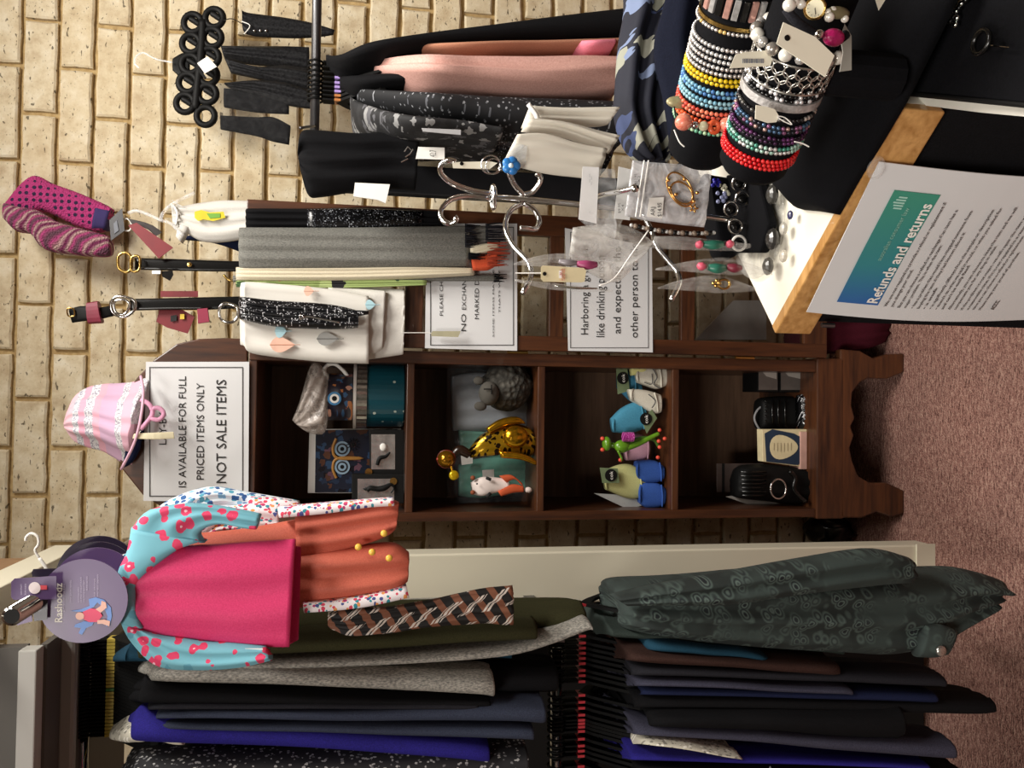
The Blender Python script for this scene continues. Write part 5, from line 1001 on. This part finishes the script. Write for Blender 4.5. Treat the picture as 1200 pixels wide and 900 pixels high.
# ================================================================ BRACELET ROLLS
def frame_of(p0, p1):
    ax = (p1-p0).normalized(); e = ax.cross(V((0, 0, 1))).normalized(); q = ax.cross(e).normalized(); return ax, e, q
def roll(name, label, pa, Ya, pb, Yb, r):
    p0, p1 = P(*pa, Ya), P(*pb, Yb); ax, e, q = frame_of(p0, p1); L_ = (p1-p0).length
    t_ = thing(name, label, 'bracelet display', V((p0.x*.5+p1.x*.5, p0.y*.5+p1.y*.5, ZC+.02)))
    MB().lathe([(0, -.004), (r*.85, -.003), (r, .004), (r, L_), (0, L_)], p0, ax, 32, e).build('velvet_roll', M['velvet'], t_, smooth=True)
    m = (p0+p1)/2; MB().tube([m-V((0, 0, r*.8)), V((m.x, m.y, ZC+.02))], .02, 12).build('stem', M['velvet'], t_)
    return p0, p1, ax, e, q, r
RA = roll('bracelet_roll', 'black velvet roll with the yellow, blue and coral beaded bracelets', (819, 178), .82, (884, -60), .66, .0335)
RB = roll('bracelet_roll', 'black velvet roll with silver cuff and the red beaded bracelet, nearer the camera', (881, 194), .74, (978, -60), .585, .0325)
def on_roll(Rr, x, y):
    """distance along the roll axis closest to a pixel ray"""
    y -= 9; p0, p1, ax, e, q, r = Rr; best = min(range(401), key=lambda k: (lambda p: (p.x-x)**2+(p.y-y)**2)(proj(p0+(p1-p0)*(k/400)))); return (p1-p0).length*best/400
def proj(p):
    d = p-EYE; z = d.dot(Fw); return V((600-d.dot(Up)/z*FPX, 450-d.dot(Rt)/z*FPX, 0))
class BD: pass
beadmesh = {}
def bead_o(mat, r, n=8):
    k = (mat.name, round(r, 5), n)
    if k not in beadmesh:
        b = bmesh.new(); bmesh.ops.create_uvsphere(b, u_segments=n, v_segments=max(4, n-2), radius=r)
        me = bpy.data.meshes.new('bead'); b.to_mesh(me); b.free(); me.materials.append(mat)
        for p in me.polygons: p.use_smooth = True
        beadmesh[k] = me
    return beadmesh[k]
def bracelet(Rr, x, y, label, mats, br=.0022, rows=1, tilt=0.0, group=None, single=True, cat='bracelet', gap=1.0, extra=.0):
    p0, p1, ax, e, q, r = Rr; s = on_roll(Rr, x, y); c = p0+ax*s
    t_ = thing('beaded_bracelet', label, cat, c-V((0, 0, r+br)), group)
    R_ = r+br*.9+extra; n = int(2*math.pi*R_/(br*2.05*gap)); rr2 = random.Random(label)
    MB().tube([c+(e*math.cos(a)+q*math.sin(a))*(R_) for a in [2*math.pi*k/32 for k in range(32)]], br*.5, 5, closed=True).build('cord', M['black'], t_, smooth=True)
    cnt = 0
    for w_ in range(rows):
        for k in range(n):
            a = 2*math.pi*(k+.5*(w_ % 2))/n
            d = e*math.cos(a)+q*math.sin(a)
            p = c+d*R_+ax*((w_-(rows-1)/2)*br*1.85+tilt*math.cos(a))
            m_ = mats[rr2.randrange(len(mats))] if not callable(mats) else mats(k, w_)
            o = bpy.data.objects.new('bead', bead_o(m_, br)); link(o, t_, p)
    return t_
def pearl(c, rough=.25, v=.12): return plain(c, rough, 0, v, 200)
ye = [pearl('d9b516'), pearl('e6c42a')]; bl1 = [pearl('3f6ea8'), pearl('5b93b8'), pearl('7fb0c6')]; bl2 = [pearl('6fa3b8'), pearl('8fb9c4')]
re1 = [pearl('cf4a3a'), pearl('d9604a'), pearl('e07a5c')]; re2 = [pearl('d9532a'), pearl('e36d3c')]; gn = [pearl('7fb08a'), pearl('a9c9a0'), pearl('5c9a7c'), pearl('9fae9a')]
gdc = [pearl('c9a866', .2, .2)]; clr = [plain('e6e0d8', .12, .5, var=.25, vs=300), plain('cfc6c0', .12, .6)]
bracelet(RA, 846, 84, 'yellow beaded bracelet on the farther velvet roll', ye, .0023, 2)
bracelet(RA, 842, 98, 'mid blue beaded bracelet next to the yellow one', bl1, .0022, 2)
bracelet(RA, 839, 110, 'pale blue beaded bracelet between the mid blue and coral ones', bl2, .0022, 2)
bracelet(RA, 836, 122, 'coral red beaded bracelet beside the pale blue one', re1, .0023, 2)
bracelet(RA, 833, 133, 'orange beaded bracelet between the coral and green ones', re2, .0022, 2)
bracelet(RA, 830, 143, 'pale green beaded bracelet, last of the striped row', gn, .0021, 1)
for i, (y, lb) in enumerate(((48, 'clear rhinestone bangle, first of the set of five'), (55, 'clear rhinestone bangle, second of the set of five'), (62, 'clear rhinestone bangle, third of the set of five'), (69, 'clear rhinestone bangle, fourth of the set of five'), (75, 'clear rhinestone bangle, next to the yellow bracelet'))):
    bracelet(RA, 858-i*2.6, y, lb, clr, .0021, 1)
bracelet(RA, 866, 30, 'gold bangle with a rhinestone row above the rhinestone set', gdc+clr, .0019, 1)
p0, p1, ax, e, q, r = RA
def ringband(Rr, x, y, wdt_, mat, name, label, cat='bracelet', th2=.002):
    p0, p1, ax, e, q, r = Rr; s = on_roll(Rr, x, y); c = p0+ax*(s-wdt_/2); t_ = thing(name, label, cat, c-V((0, 0, r)))
    MB().rings([[c+ax*h+(e*math.cos(a)+q*math.sin(a))*rad for a in [2*math.pi*k/40 for k in range(40)]] for rad, h in ((r+.0004, 0), (r+th2, 0), (r+th2, wdt_), (r+.0004, wdt_))]).build('band', mat, t_, smooth=False); return t_, c, s
ringband(RA, 868, 24, .0035, M['gold'], 'gold_bangle', 'smooth gold bangle just above the gold rhinestone one')
tb, c_, s_ = ringband(RA, 874, 2, .022, M['velvet'], 'wide_cuff', 'wide black cuff set with blocks of pink and clear stones')
p0, p1, ax, e, q, r = RA
stn = [plain('c99a8e', .15, .4, var=.2, vs=200), plain('d8d4d0', .12, .6, var=.25, vs=200), M['blackgloss']]
for k in range(30):
    a = 2*math.pi*k/30; d = e*math.cos(a)+q*math.sin(a); m_ = stn[k % 3]
    MB().obox(c_+ax*.011+d*(r+.003), ax*.009, ax.cross(d)*.0028, d*.0016).build('stone_block', m_, tb, bevel=.0006)
# coral round bead bracelet hanging lower on the roll end
cbx = thing('chunky_bracelet', 'chunky bracelet of marbled coral, silver and cream beads at the roll end', 'bracelet', P(825, 160, .78))
Yc_ = .748
MB().tube([P(x, y, Yc_) for x, y in ((790,125),(793,140),(800,145),(815,147),(830,148),(845,148),(856,146),(862,138))], .0008).build('cord', M['black'], cbx)
t = NT('marbled'); nz = t.noise(40, 3, dist=3); t.col(t.ramp(nz, [(.42, 'e08a72'), (.5, 'd0604c'), (.56, 'e8a48c')])); marb = t.set(.3)
for x, y, r_, m_ in ((801,143,.0082,marb),(814,147,.0038,M['chrome']),(824.5,148,.0048,pearl('cfc8a8')),(852,147,.0078,marb)): MB().ball(P(x, y, Yc_-.004), r_, 14).build('bead', m_, cbx, smooth=True)
MB().tube([P(837+5*math.cos(a), 149+6.5*math.sin(a), Yc_-.004) for a in [2*math.pi*k/12 for k in range(12)]], .0024, 8, closed=True).build('ring_bead', pearl('cf5a34'), cbx, smooth=True)
sh_ = tag(MB().ball(P(796, 120, .77), .009, 14, (.7, .5, 1.5)).build('oval_charm', plain('a39a74', .4, .3, var=.2, vs=200), smooth=True), 'oval bronze shell charm at the farther roll end', 'charm')
# front roll
bracelet(RB, 897, 181, 'bright red beaded bracelet at the end of the nearer roll', [pearl('c2121a', .2), pearl('d42a2a', .2)], .0021, 3)
bracelet(RB, 901, 163, 'mint and clear crystal bracelet next to the red one', [plain('9fc2b4', .12, .3), plain('4c8f7c', .15, .3), clr[0]], .0021, 2)
bracelet(RB, 906, 152, 'dark purple crystal bracelet beside the mint one', [plain('3a1c3c', .15, .4), plain('5c2f5c', .15, .4), plain('1c1420', .15, .4)], .0021, 2)
bracelet(RB, 910, 139, 'multi coloured crystal bracelet with pink and blue glints', [plain('8a5a7c', .12, .5), plain('46607c', .12, .5), plain('2c2c34', .15, .4), plain('b09088', .12, .5)], .0021, 2)
bracelet(RB, 913, 127, 'smoky grey crystal bracelet behind the round white tag', [plain('6a6864', .12, .6), plain('2c2a2c', .15, .5), clr[1]], .0021, 1)
tq, c_, s_ = ringband(RB, 920, 113, .007, plain('a9a6a4', .4, .3, var=.3, vs=250, bump=.8), 'silver_mesh_bangle', 'grey crystal tube bangle below the black sequin one', th2=.004)
bracelet(RB, 925, 101, 'black bracelet with white sequin dots under the silver cuff', [plain('0e0e10', .15), plain('0e0e10', .15), plain('e6e4ea', .1, .5)], .0021, 3)
# filigree cuff
p0, p1, ax, e, q, r = RB; s_ = on_roll(RB, 932, 82); cc0 = p0+ax*s_
fc = thing('filigree_cuff', 'wide silver filigree cuff on the nearer velvet roll', 'bracelet', cc0-V((0, 0, r)))
ringm = None; nR = 22
mq = MB()
for w_ in (-1, 1):
    mq.tube([cc0+ax*(.0118*w_)+(e*math.cos(a)+q*math.sin(a))*(r+.003) for a in [2*math.pi*k/40 for k in range(40)]], .0013, 6, closed=True)
mq.build('rim', M['silver'], fc, smooth=True)
mq = MB()
for w_ in (-1, 0, 1):
    for k in range(nR):
        a = 2*math.pi*(k+.5*(w_ % 2))/nR; d = e*math.cos(a)+q*math.sin(a); tt_ = ax.cross(d); c1 = cc0+ax*(.0065*w_)+d*(r+.003)
        mq.tube([c1+(ax*math.cos(b)+tt_*math.sin(b))*.0055 for b in [2*math.pi*j/12 for j in range(12)]], .0008, 5, closed=True)
o = mq.build('filigree_rings', M['silver'], fc, smooth=True); o['kind'] = 'stuff'
# chunky silver bead bracelet with swing tag, watch and dark bracelet further along
chb = thing('silver_bead_bracelet', 'bracelet of large silver and pearl beads beneath the big cream tag', 'bracelet', cc0+ax*.03-V((0, 0, r)))
s_ = on_roll(RB, 943, 56); c1 = p0+ax*s_; MB().tube([c1+(e*math.cos(a)+q*math.sin(a))*(r+.004) for a in [2*math.pi*k/32 for k in range(32)]], .001, 5, closed=True).build('cord', M['black'], chb)
sb = [plain('d8d2ca', .15, .6, var=.25, vs=150), plain('a8a29a', .2, .7, var=.35, vs=200), plain('e8e2d8', .2, .2)]
for k in range(19):
    a = 2*math.pi*k/19; rr3 = .0058 if k % 3 else .0045
    MB().ball(c1+(e*math.cos(a)+q*math.sin(a))*(r+.005), rr3, 12).build('bead', sb[k % 3], chb, smooth=True)
wt = thing('pearl_watch', 'watch with a cream dial on a pearl bead strap at the frame edge', 'watch', P(952, 8, .60))
s_ = on_roll(RB, 962, 6); c2 = p0+ax*s_; Yw = .565
dial = P(955, 10, Yw); vd = (EYE-dial).normalized(); e1 = vd.orthogonal().normalized()
MB().lathe([(0, -.003), (.0078, -.003), (.0082, 0), (.0074, .0012), (.0066, .0008), (0, .0008)], dial, vd, 28).build('case', M['gold'], wt, smooth=False)
MB().lathe([(0, .0009), (.0064, .0009), (0, .0012)], dial, vd, 24).build('dial', plain('e8dfc0', .5), wt)
ux_ = (P(955, 4, Yw)-dial).normalized(); vy_ = (P(949, 10, Yw)-dial).normalized()
for k in range(12):
    a = 2*math.pi*k/12; pp = dial+vd*.0013+(ux_*math.sin(a)+vy_*math.cos(a))*.0052; MB().tube([pp, pp+(ux_*math.sin(a)+vy_*math.cos(a))*.0009], .00022, 4).build('hour_mark', M['ink'], wt)
for a, l_ in ((2.1, .0032), (4.6, .0045)): MB().tube([dial+vd*.0014, dial+vd*.0014+(ux_*math.sin(a)+vy_*math.cos(a))*l_], .0003, 4).build('watch_hand', M['ink'], wt)
for x, y, r_ in ((939,5,.0036),(931,2,.004),(925,6,.005),(976,13,.0035),(972,20,.0038),(971,14,.0025),(990,22,.003)): MB().ball(P(x, y, Yw), r_, 10).build('pearl', sb[2], wt, smooth=True)
MB().ball(P(982, 15, Yw), .006, 12, (.8, .6, 1.6)).build('side_stone', plain('6a6248', .3), wt, smooth=True)
kb = thing('pink_stone_bracelet', 'black leather bracelet with one bright pink stone bead', 'bracelet', P(975, 45, .60))
MB().tube([P(x, y, .57) for x, y in ((921,10),(930,22),(945,34),(955,40),(968,46),(980,48),(992,40))], .0036, 8).build('strap', F['charcoal'], kb, smooth=True)
MB().ball(P(977, 44, .562), .0068, 14, (1, .8, 1.25)).build('pink_bead', plain('9a1854', .3, var=.3, vs=300, bump=.8), kb, smooth=True); MB().ball(P(960, 40, .562), .0035, 10).build('silver_bead', M['chrome'], kb, smooth=True)
# tags on the bracelets
def ctag(name, label, px, Y, lines=(), hole=None, dy=None, mat=None):
    ys = [Y]*len(px) if dy is None else [Y+d for d in dy]
    pts = [P(x, y, yy) for (x, y), yy in zip(px, ys)]
    t_ = thing(name, label, 'tag', pts[0]); n = (pts[1]-pts[0]).cross(pts[2]-pts[0]).normalized(); n = n if n.y < 0 else -n
    MB().prism(pts, -n*.0006).build('card', mat or plain('f1ecd8', .6, var=.03), t_)
    if hole: MB().lathe([(0, 0), (.0022, 0), (.0022, .0003), (0, .0003)], P(*hole, Y)+n*.0006, n, 12).build('punch_hole', M['black'], t_)
    for s, xb, xt, y0_, y1_, mt in lines: ptext(s, xb, xt, y0_, y1_, lambda x, y: P(x, y, Y), t_, mt, lift=n*.0012)
    return t_
ctag('swing_tag', 'large cream swing tag with a dark hole lying over the silver beads', [(918,26),(910,51),(967,90),(978,65),(955,43)], .545, (), (922, 45))
q = ctag('barcode_tag', 'white barcode tag between the two bracelet rolls', [(862,64),(855,80),(903,77),(905,70),(900,59),(872,61)], .635)
for k in range(13): MB().prism([P(x, y, .6342) for x, y in ((870+2*k,69),(870.8+2*k+(k % 3)*.3,69),(870.8+2*k+(k % 3)*.3,74),(870+2*k,74))], V((0, -.0003, 0))).build('bar', M['grey_ink'], q)
q = ctag('price_tag', 'white rounded price tag hanging over the multi coloured bracelet', [(886,123),(885,139),(900,144),(910,143),(913,136),(908,128),(898,125)], .645, (('49.95', 903, 900, 897, 908, M['grey_ink']),))
MB().tube([P(x, y, .644) for x, y in ((911,136),(920,138),(928,146),(918,142),(911,137))], .0005, 5).build('string', M['white'], q)
for k, pts in enumerate((((931,166),(940,168),(948,172)), ((955,106),(962,112),(962,117)), ((790,152),(796,166),(802,172)))):
    tag(MB().tube([P(x, y, .66+.05*(k == 2)) for x, y in pts], .0006, 5).build('loose_string', M['white']), ('short white tag string sticking out by the purple bracelet', 'white thread end below the silver cuff', 'clear cable tie near the oval charm')[k], 'string')
ctag('grey_tag', 'grey translucent tag at the right of the pink stone bracelet', [(990,28),(998,42),(998,82),(984,84),(988,62),(985,44)], .60, mat=plain('9a9890', .5))
ctag('white_corner_tag', 'white pointed tag corner in the dark at the top edge', [(1025,-4),(1040,-4),(1030,12)], .60)
# ================================================================ PAISLEY SHAWL AND NAVY GARMENT BEHIND THE ROLLS
pz_ = thing('paisley_shawl', 'navy shawl with blue and sage paisley flowers hanging behind the bracelet rolls', 'shawl', P(830, 190, 1.02))
loft([(728,-60,820,-60,1.02,.03),(738,-5,835,-5,1.02,.03),(732,40,812,40,1.02,.035),(728,90,800,90,1.02,.035),(726,130,792,130,1.02,.035),(738,170,795,170,1.02,.035),(757,186,786,188,1.02,.03)], N=26, ns=14, fold=.008, nf=3, seed=95).build('cloth', F['paisley'], pz_, smooth=True)
ng = thing('navy_drape', 'plain dark navy drape between the paisley shawl and the bracelets', 'drape', P(800, 150, .95))
loft([(800,-60,870,-60,.95,.03),(785,0,860,0,.95,.03),(775,50,850,50,.95,.03),(785,110,840,110,.95,.03),(792,175,840,175,.95,.03)], N=18, ns=10, fold=.006, nf=2, seed=96).build('cloth', cloth('0c0f1c', '141828'), ng, smooth=True)
# ================================================================ JEWELLERY TREE
YJ = .96
jt = thing('jewellery_tree', 'chrome jewellery tree with curled hooks standing on the white counter top', 'jewellery stand', PZ(890, 262, ZC))
base_c = PZ(888, 264, ZC+.004)
yb_ = base_c.y
pole = [P(576, 231, YJ), P(620, 234, YJ), P(680, 240, YJ), P(740, 246, YJ), P(830, 254, yb_-.0), V((base_c.x, base_c.y, ZC+.006))]
MB().tube(pole, .0036, 12).build('pole', M['chrome'], jt, smooth=True)
MB().lathe([(0, 0), (.062, 0), (.066, .003), (.066, .006), (.063, .004), (0, .003)], V((base_c.x, base_c.y, ZC)), n=40).build('clear_base', film(.45, 'cfcdc6', .08), jt, smooth=True)
MB().tube([P(578+2*math.sin(a), 231+13*math.cos(a), YJ-.003*math.sin(a)) for a in [2*math.pi*k/20 for k in range(20)]], .0028, 8, closed=True).build('collar', M['chrome'], jt, smooth=True)
hooks = [((577,227,0),(555,224,-.002),(530,215,-.006),(517,203,-.012),(517,193,-.018),(526,188,-.024),(534,190,-.028)),
         ((577,234,0),(550,230,-.002),(528,234,-.006),(517,246,-.01),(518,257,-.016),(527,262,-.022),(535,258,-.026),(533,254,-.028)),
         ((614,229,0),(604,218,-.003),(598,206,-.007),(595,196,-.012),(593,188,-.015)), ((614,228,0),(624,225,-.004),(632,215,-.01),(633,207,-.014),(628,203,-.016)),
         ((614,238,0),(600,245,-.004),(593,258,-.01),(594,274,-.02),(603,290,-.03),(615,302,-.04),(622,314,-.048),(621,328,-.055),(612,344,-.06)),
         ((614,238,0),(626,246,-.004),(632,258,-.008),(628,268,-.012),(618,268,-.015),(609,267,-.016)),
         ((690,236,-.02),(705,229,-.05),(725,225,-.08),(742,221,-.1)), ((752,247,0),(764,272,-.01),(768,286,-.02),(780,302,-.03),(793,318,-.04),(796,332,-.05),(786,352,-.055)),
         ((752,246,0),(770,225,-.0),(790,200,.0),(806,186,.0),(812,180,0))]
for h_ in hooks: MB().tube([P(x, y, YJ+d) for x, y, d in [tuple(cr(h_, k/18)) for k in range(19)]], .0032, 10).build('hook', M['chrome'], jt, smooth=True)
MB().ball(P(744, 221, YJ-.102), .0052, 12).build('hook_knob', M['chrome'], jt, smooth=True)
# key rings and tag strip on top hook
kr = thing('key_rings', 'two thin steel split rings hanging from the upper hook', 'key ring', P(578, 194, .93))
for cx_, cy_, r_ in ((575,193,11),(578,195,9)): MB().tube([P(cx_+r_*math.cos(a), cy_+r_*math.sin(a), .925+.003*math.sin(a)) for a in [2*math.pi*k/24 for k in range(24)]], .0009, 6, closed=True).build('split_ring', M['chrome'], kr, smooth=True)
ctag('strip_tag', 'narrow cream paper strip tag on the upper left hook', [(530,190),(531,197),(574,198),(583,191),(574,189)], .93, hole=(541, 192))
bf = thing('blue_flower_charm', 'bright blue clay flower charm on a clear card', 'charm', P(600, 195, .92))
for k in range(5):
    a = 2*math.pi*k/5; MB().ball(P(599+5*math.cos(a), 194+5*math.sin(a), .918), .0062, 10, (1, .6, 1)).build('petal', plain('2f78bf', .3), bf, smooth=True)
MB().ball(P(599, 194, .911), .003, 8).build('centre', plain('cfe0ee', .3), bf, smooth=True)
MB().prism([P(x, y, .925) for x, y in ((588,190),(605,168),(618,171),(616,190),(606,200))], V((0, .0008, 0))).build('clear_card', film(.45, 'dfe6ea', .2), bf)
padm = plain('dcd6c8', .55, var=.04, vs=6)
for i, (rows, lb) in enumerate((([(607,156,590,190),(640,155,640,202),(680,166,680,206),(713,172,702,209)], 'nearest beige padded packet hanging from the right hooks'), ([(620,136,612,152),(660,140,660,158),(700,150,700,172),(728,157,715,178)], 'middle beige padded packet hanging behind the nearest one'), ([(622,122,612,148),(660,124,660,146),(700,124,700,146),(728,124,714,144)], 'rearmost whitish packet of the three by the blue charm'))):
    tag(loft([(a, b_, c, d, .93+.025*i, .012) for a, b_, c, d in rows], N=12, ns=12, fold=.002, nf=2, seed=100+i).build('padded_packet', padm, smooth=True), lb, 'packet')
tag(MB().tube([P(x, y, .97) for x, y in ((619,122),(628,134),(631,144))], .003, 8).build('white_rod', M['white'], smooth=True), 'short white plastic rod above the padded packets', 'rod')
# baggies
def bag(name, label, rows, Y, t_=.006, alpha=.5, c='f2f2f2', seed=1, cat='packet', fold=.0025):
    th_ = thing(name, label, cat, P(rows[-1][0], rows[-1][1], Y))
    loft([(a, b_, c_, d, Y, t_) for a, b_, c_, d in rows], N=14, ns=12, nd=2, fold=fold, nf=3, seed=seed).build('plastic', film(alpha, c, .18), th_, smooth=True); return th_
eb = bag('earring_bag', 'large milky zip bag holding gold hoop earrings with a star, frontmost on the stand', [(742,187,733,252),(760,189,750,256),(790,191,782,261),(835,195,826,266)], .87, .004, .78, 'dfdfe2', 1, fold=.001)
gl = plain('cf9a5a', .25, .85)
for rx, ry, cx_, cy_ in ((14, 20, 797, 222), (12, 13, 799, 226)): MB().tube([P(cx_+rx*math.cos(a)+.35*ry*math.sin(a), cy_+ry*math.sin(a), .866) for a in [2*math.pi*k/30 for k in range(30)]], .0011, 6, closed=True).build('hoop', gl, eb, smooth=True)
for x, y in ((783,211),(785,220),(802,210),(817,226),(813,236),(792,228)): MB().ball(P(x, y, .864), .0022, 8).build('star_bead', gl, eb, smooth=True)
MB().tube([P(813+ (5 if k % 2 == 0 else 2)*math.cos(math.pi*k/5), 244+(5 if k % 2 == 0 else 2)*math.sin(math.pi*k/5), .863) for k in range(10)], .001, 5, closed=True).build('star', gl, eb, smooth=True)
MB().prism([P(x, y, .865) for x, y in ((761,232),(778,231),(776,256),(758,254))], V((0, .0004, 0))).build('price_sticker', M['white'], eb)
ptext('ARJ', 767, 762, 253, 243, lambda x, y: P(x, y, .8645), eb, M['ink2'], lift=V((0, -.0006, 0))); ptext('$14.95', 775, 770, 254, 238, lambda x, y: P(x, y, .8645), eb, M['ink2'], lift=V((0, -.0006, 0)))
for x in (755, 760): MB().tube([P(x, 188, .866), P(x-10, 254, .866)], .0008, 5).build('zip_line', M['white'], eb)
for k, (x, y0_, y1_) in enumerate(((746,216,204), (750,214,206), (727,250,238), (731,248,240))): ptext(('$12.95', 'X2', '$9.95', 'X4')[k], x, x-3, y0_, y1_, lambda x, y: P(x, y, .8645), eb, M['ink2'], lift=V((0, -.0006, 0)))
tag(MB().prism([P(x, y, .9) for x, y in ((725,195),(741,199),(738,258),(720,256))], V((0, .0006, 0))).build('white_card', plain('d6d6d4', .6)), 'white price card just behind the big earring bag', 'card')
hb = bag('header_bag', 'clear bag with a white header strip hanging from the forward hook', [(683,196,680,258),(700,196,698,270),(722,197,722,280)], .905, .004, .38, 'eceef0', 2)
MB().prism([P(x, y, .902) for x, y in ((683,195),(702,196),(699,262),(678,257))], V((0, .0005, 0))).build('header_strip', plain('eeeeee', .6), hb)
for k in range(4): ptext('~~~~'[:3+k % 2], 692+2*(k % 2), 689+2*(k % 2), 208+k*3, 204+k*3, lambda x, y: P(x, y, .901), hb, M['grey_ink'], lift=V((0, -.0006, 0)))
bag('clear_bag', 'crumpled clear bag slanting down across the harboring sign', [(672,266,668,300),(700,262,690,318),(730,262,720,330),(752,270,736,322),(768,282,755,300)], .925, .006, .55, 'e9e6e0', 3, fold=.004)
bag('soft_bag', 'small cloudy bag in the middle of the tangle of bags', [(703,238,700,265),(718,240,712,280),(732,246,726,276)], .915, .01, .42, 'd8d4cc', 4, fold=.003)
def slim(label, rows, Y, items, seed, alpha=.45):
    b_ = bag('slim_bag', label, rows, Y, .006, alpha, 'e6e4e0', seed, fold=.0015)
    for x0, y0_, x1, y1_, r_, m_ in items: MB().tube([P(x0, y0_, Y-.002), P((x0+x1)/2, (y0_+y1_)/2+1, Y-.004), P(x1, y1_, Y-.002)], [r_*.6, r_, r_*.6], 8).build('earring', m_, b_, smooth=True)
    return b_
mag = plain('9a4068', .4, var=.25, vs=150); grn = plain('2c6a58', .35, var=.3, vs=120); pk_ = plain('cf5a70', .4)
slim('slim clear bag with magenta beads, upper one on the left hook', [(603,308,603,310),(630,300,630,312),(660,297,660,314),(700,302,700,316),(720,306,720,309)], .90, [(655,306,676,308,.004,plain('8a8488', .3)),(676,309,699,310,.0055,mag)], 5)
slim('slim empty clear bag, lowest on the left hook', [(604,327,604,329),(640,330,640,338),(680,334,680,341),(718,340,718,342)], .90, [(650,335,700,338,.0015,M['silver'])], 6)
q = ctag('beige_tag', 'small beige oblong tag with red print beside the magenta bag', [(634,313),(636,311),(684,314),(687,317),(685,330),(681,331),(637,330),(634,327)], .89, (), (638, 321), mat=plain('dccfa8', .6))
ptext('HandMade', 662, 655, 329, 315, lambda x, y: P(x, y, .888), q, plain('c4685a', .6), lift=V((0, -.001, 0)))
MB().tube([P(604, 320, .9), P(634, 320, .892)], .0006, 5).build('string', M['white'], q)
MB().prism([P(x, y, .888) for x, y in ((655,317),(659,317),(659,326),(655,326))], V((0, .0003, 0))).build('sticker', M['white'], q)
slim('slim bag with a green bar and pink stones, uppermost on the lower hook', [(768,276,765,290),(800,276,798,292),(840,280,840,293),(866,283,866,293),(880,285,880,290)], .885, [(817,285,822,286,.005,pk_),(824,286,848,286,.0055,grn),(852,285,858,285,.005,pk_)], 7, .4)
slim('slim bag with red and green beads, middle of the three lower bags', [(770,314,770,316),(810,305,812,318),(850,301,850,322),(880,308,880,321),(905,320,905,322)], .885, [(818,310,826,312,.005,pk_),(830,313,850,314,.006,grn),(852,312,868,314,.0055,plain('7a2c3c', .4))], 8, .4)
q = slim('slim bag with a gold ring, lowest of the three lower bags', [(773,336,773,338),(805,326,806,340),(845,322,845,343),(885,336,885,341)], .885, [], 9, .4)
MB().tube([P(848+7*math.cos(a), 333+5.5*math.sin(a), .88) for a in [2*math.pi*k/20 for k in range(20)]], .0014, 6, closed=True).build('gold_ring', M['gold'], q, smooth=True)
for x, y in ((836,332),(840,329),(839,335),(843,332)): MB().ball(P(x, y, .88), .0024, 8).build('gold_bead', M['gold'], q, smooth=True)
tag(MB().tube([P(x, y, .89) for x, y in ((760,270),(740,298),(720,326),(702,335))], .0009, 5).build('bag_seam', M['white'], smooth=True), 'thin white seam cord slanting down beside the clear bag', 'cord')
# chain and bead strand
cs = thing('bead_strand', 'strand of clear faceted beads hanging beneath the earring bag', 'necklace', P(830, 272, .9))
for k in range(22):
    x = 740+4.6*k; y = 264+6*math.sin(k*.12)+k*.25; MB().ball(P(x, y, .90), .0032 if k % 3 else .0024, 8).build('bead', (clr[0], plain('8a7a6c', .3, .3), M['blackgloss'])[k % 3], cs, smooth=True)
# ring display
rd = thing('ring_tray', 'low black ring display block at the back of the clear base', 'ring display', PZ(876, 250, ZC+.006))
pr_ = [PZ(x, y, ZC+.02) for x, y in ((850,205),(858,296),(890,296),(900,262),(886,205))]
MB().prism(pr_, V((0, 0, -.013))).build('foam_block', M['velvet'], rd, bevel=.003)
tag(loft([(832,200,836,240,1.0,.04),(842,202,846,300,1.0,.04),(872,206,872,296,1.0,.05)], N=8, ns=8).build('dark_pouch', M['velvet'], smooth=True), 'black velvet backing behind the rings on the clear base', 'backing')
for i, (x, y, lb) in enumerate(((866,215,'silver ring with a round black stone, first from the top edge of the base'), (870,233,'silver ring with a black stone, second and brightest one'), (857,245,'small silver ring with a black stone beside the pole'), (862,265,'silver ring with a black stone just past the pole'), (866,285,'white enamel ring with a black stone nearest the green bag'))):
    rg = thing('stone_ring', lb, 'ring', P(x, y, .955-.004*i)); Yr = .95
    MB().tube([P(x+8*math.cos(a), y+8.5*math.sin(a), Yr+.004*math.sin(a)) for a in [2*math.pi*k/22 for k in range(22)]], .0016, 8, closed=True).build('band', M['white'] if i == 4 else M['chrome'], rg, smooth=True)
    MB().ball(P(x, y, Yr), .0062, 12, (1, .6, 1)).build('stone', M['blackgloss'], rg, smooth=True)
for i, (x, y, c_, lb) in enumerate(((838,214,'26248a','violet blue stone cluster earring above the rings'), (846,232,'8a8fb0','pale blue crystal cluster beside the violet one'), (848,222,'c9c4b0','cream and clear crystal cluster behind the rings'))):
    cl_ = thing('crystal_cluster', lb, 'jewellery', P(x, y, .96)); rc = random.Random(i)
    for k in range(7): MB().ball(P(x+rc.uniform(-6, 6), y+rc.uniform(-6, 6), .955), .0028, 7).build('crystal', plain(c_, .15, .2, var=.3, vs=200), cl_)
for i, (x, y, r_, c_, lb) in enumerate(((905,228,.011,'3a3835','dark smoky stone pendant in the clear tray, upper'), (905,280,.012,'2f2d2b','largest dark stone in the clear tray, centre'), (900,312,.010,'55534e','grey stone at the lower rim of the clear tray'), (926,252,.005,'3a3a5c','small blue black stone at the right rim of the clear tray'), (918,268,.007,'a8a49a','pale crystal stone in the clear tray'), (918,300,.007,'b8b2a4','milky crystal near the lower rim of the clear tray'))):
    p_ = PZ(x, y, ZC+.006+r_*.6); mq = MB(); mq.ball(p_, r_, 10, (1.1, .9, .6)); tag(mq.build('loose_stone', plain(c_, .2, var=.25, vs=120)), lb, 'stone')
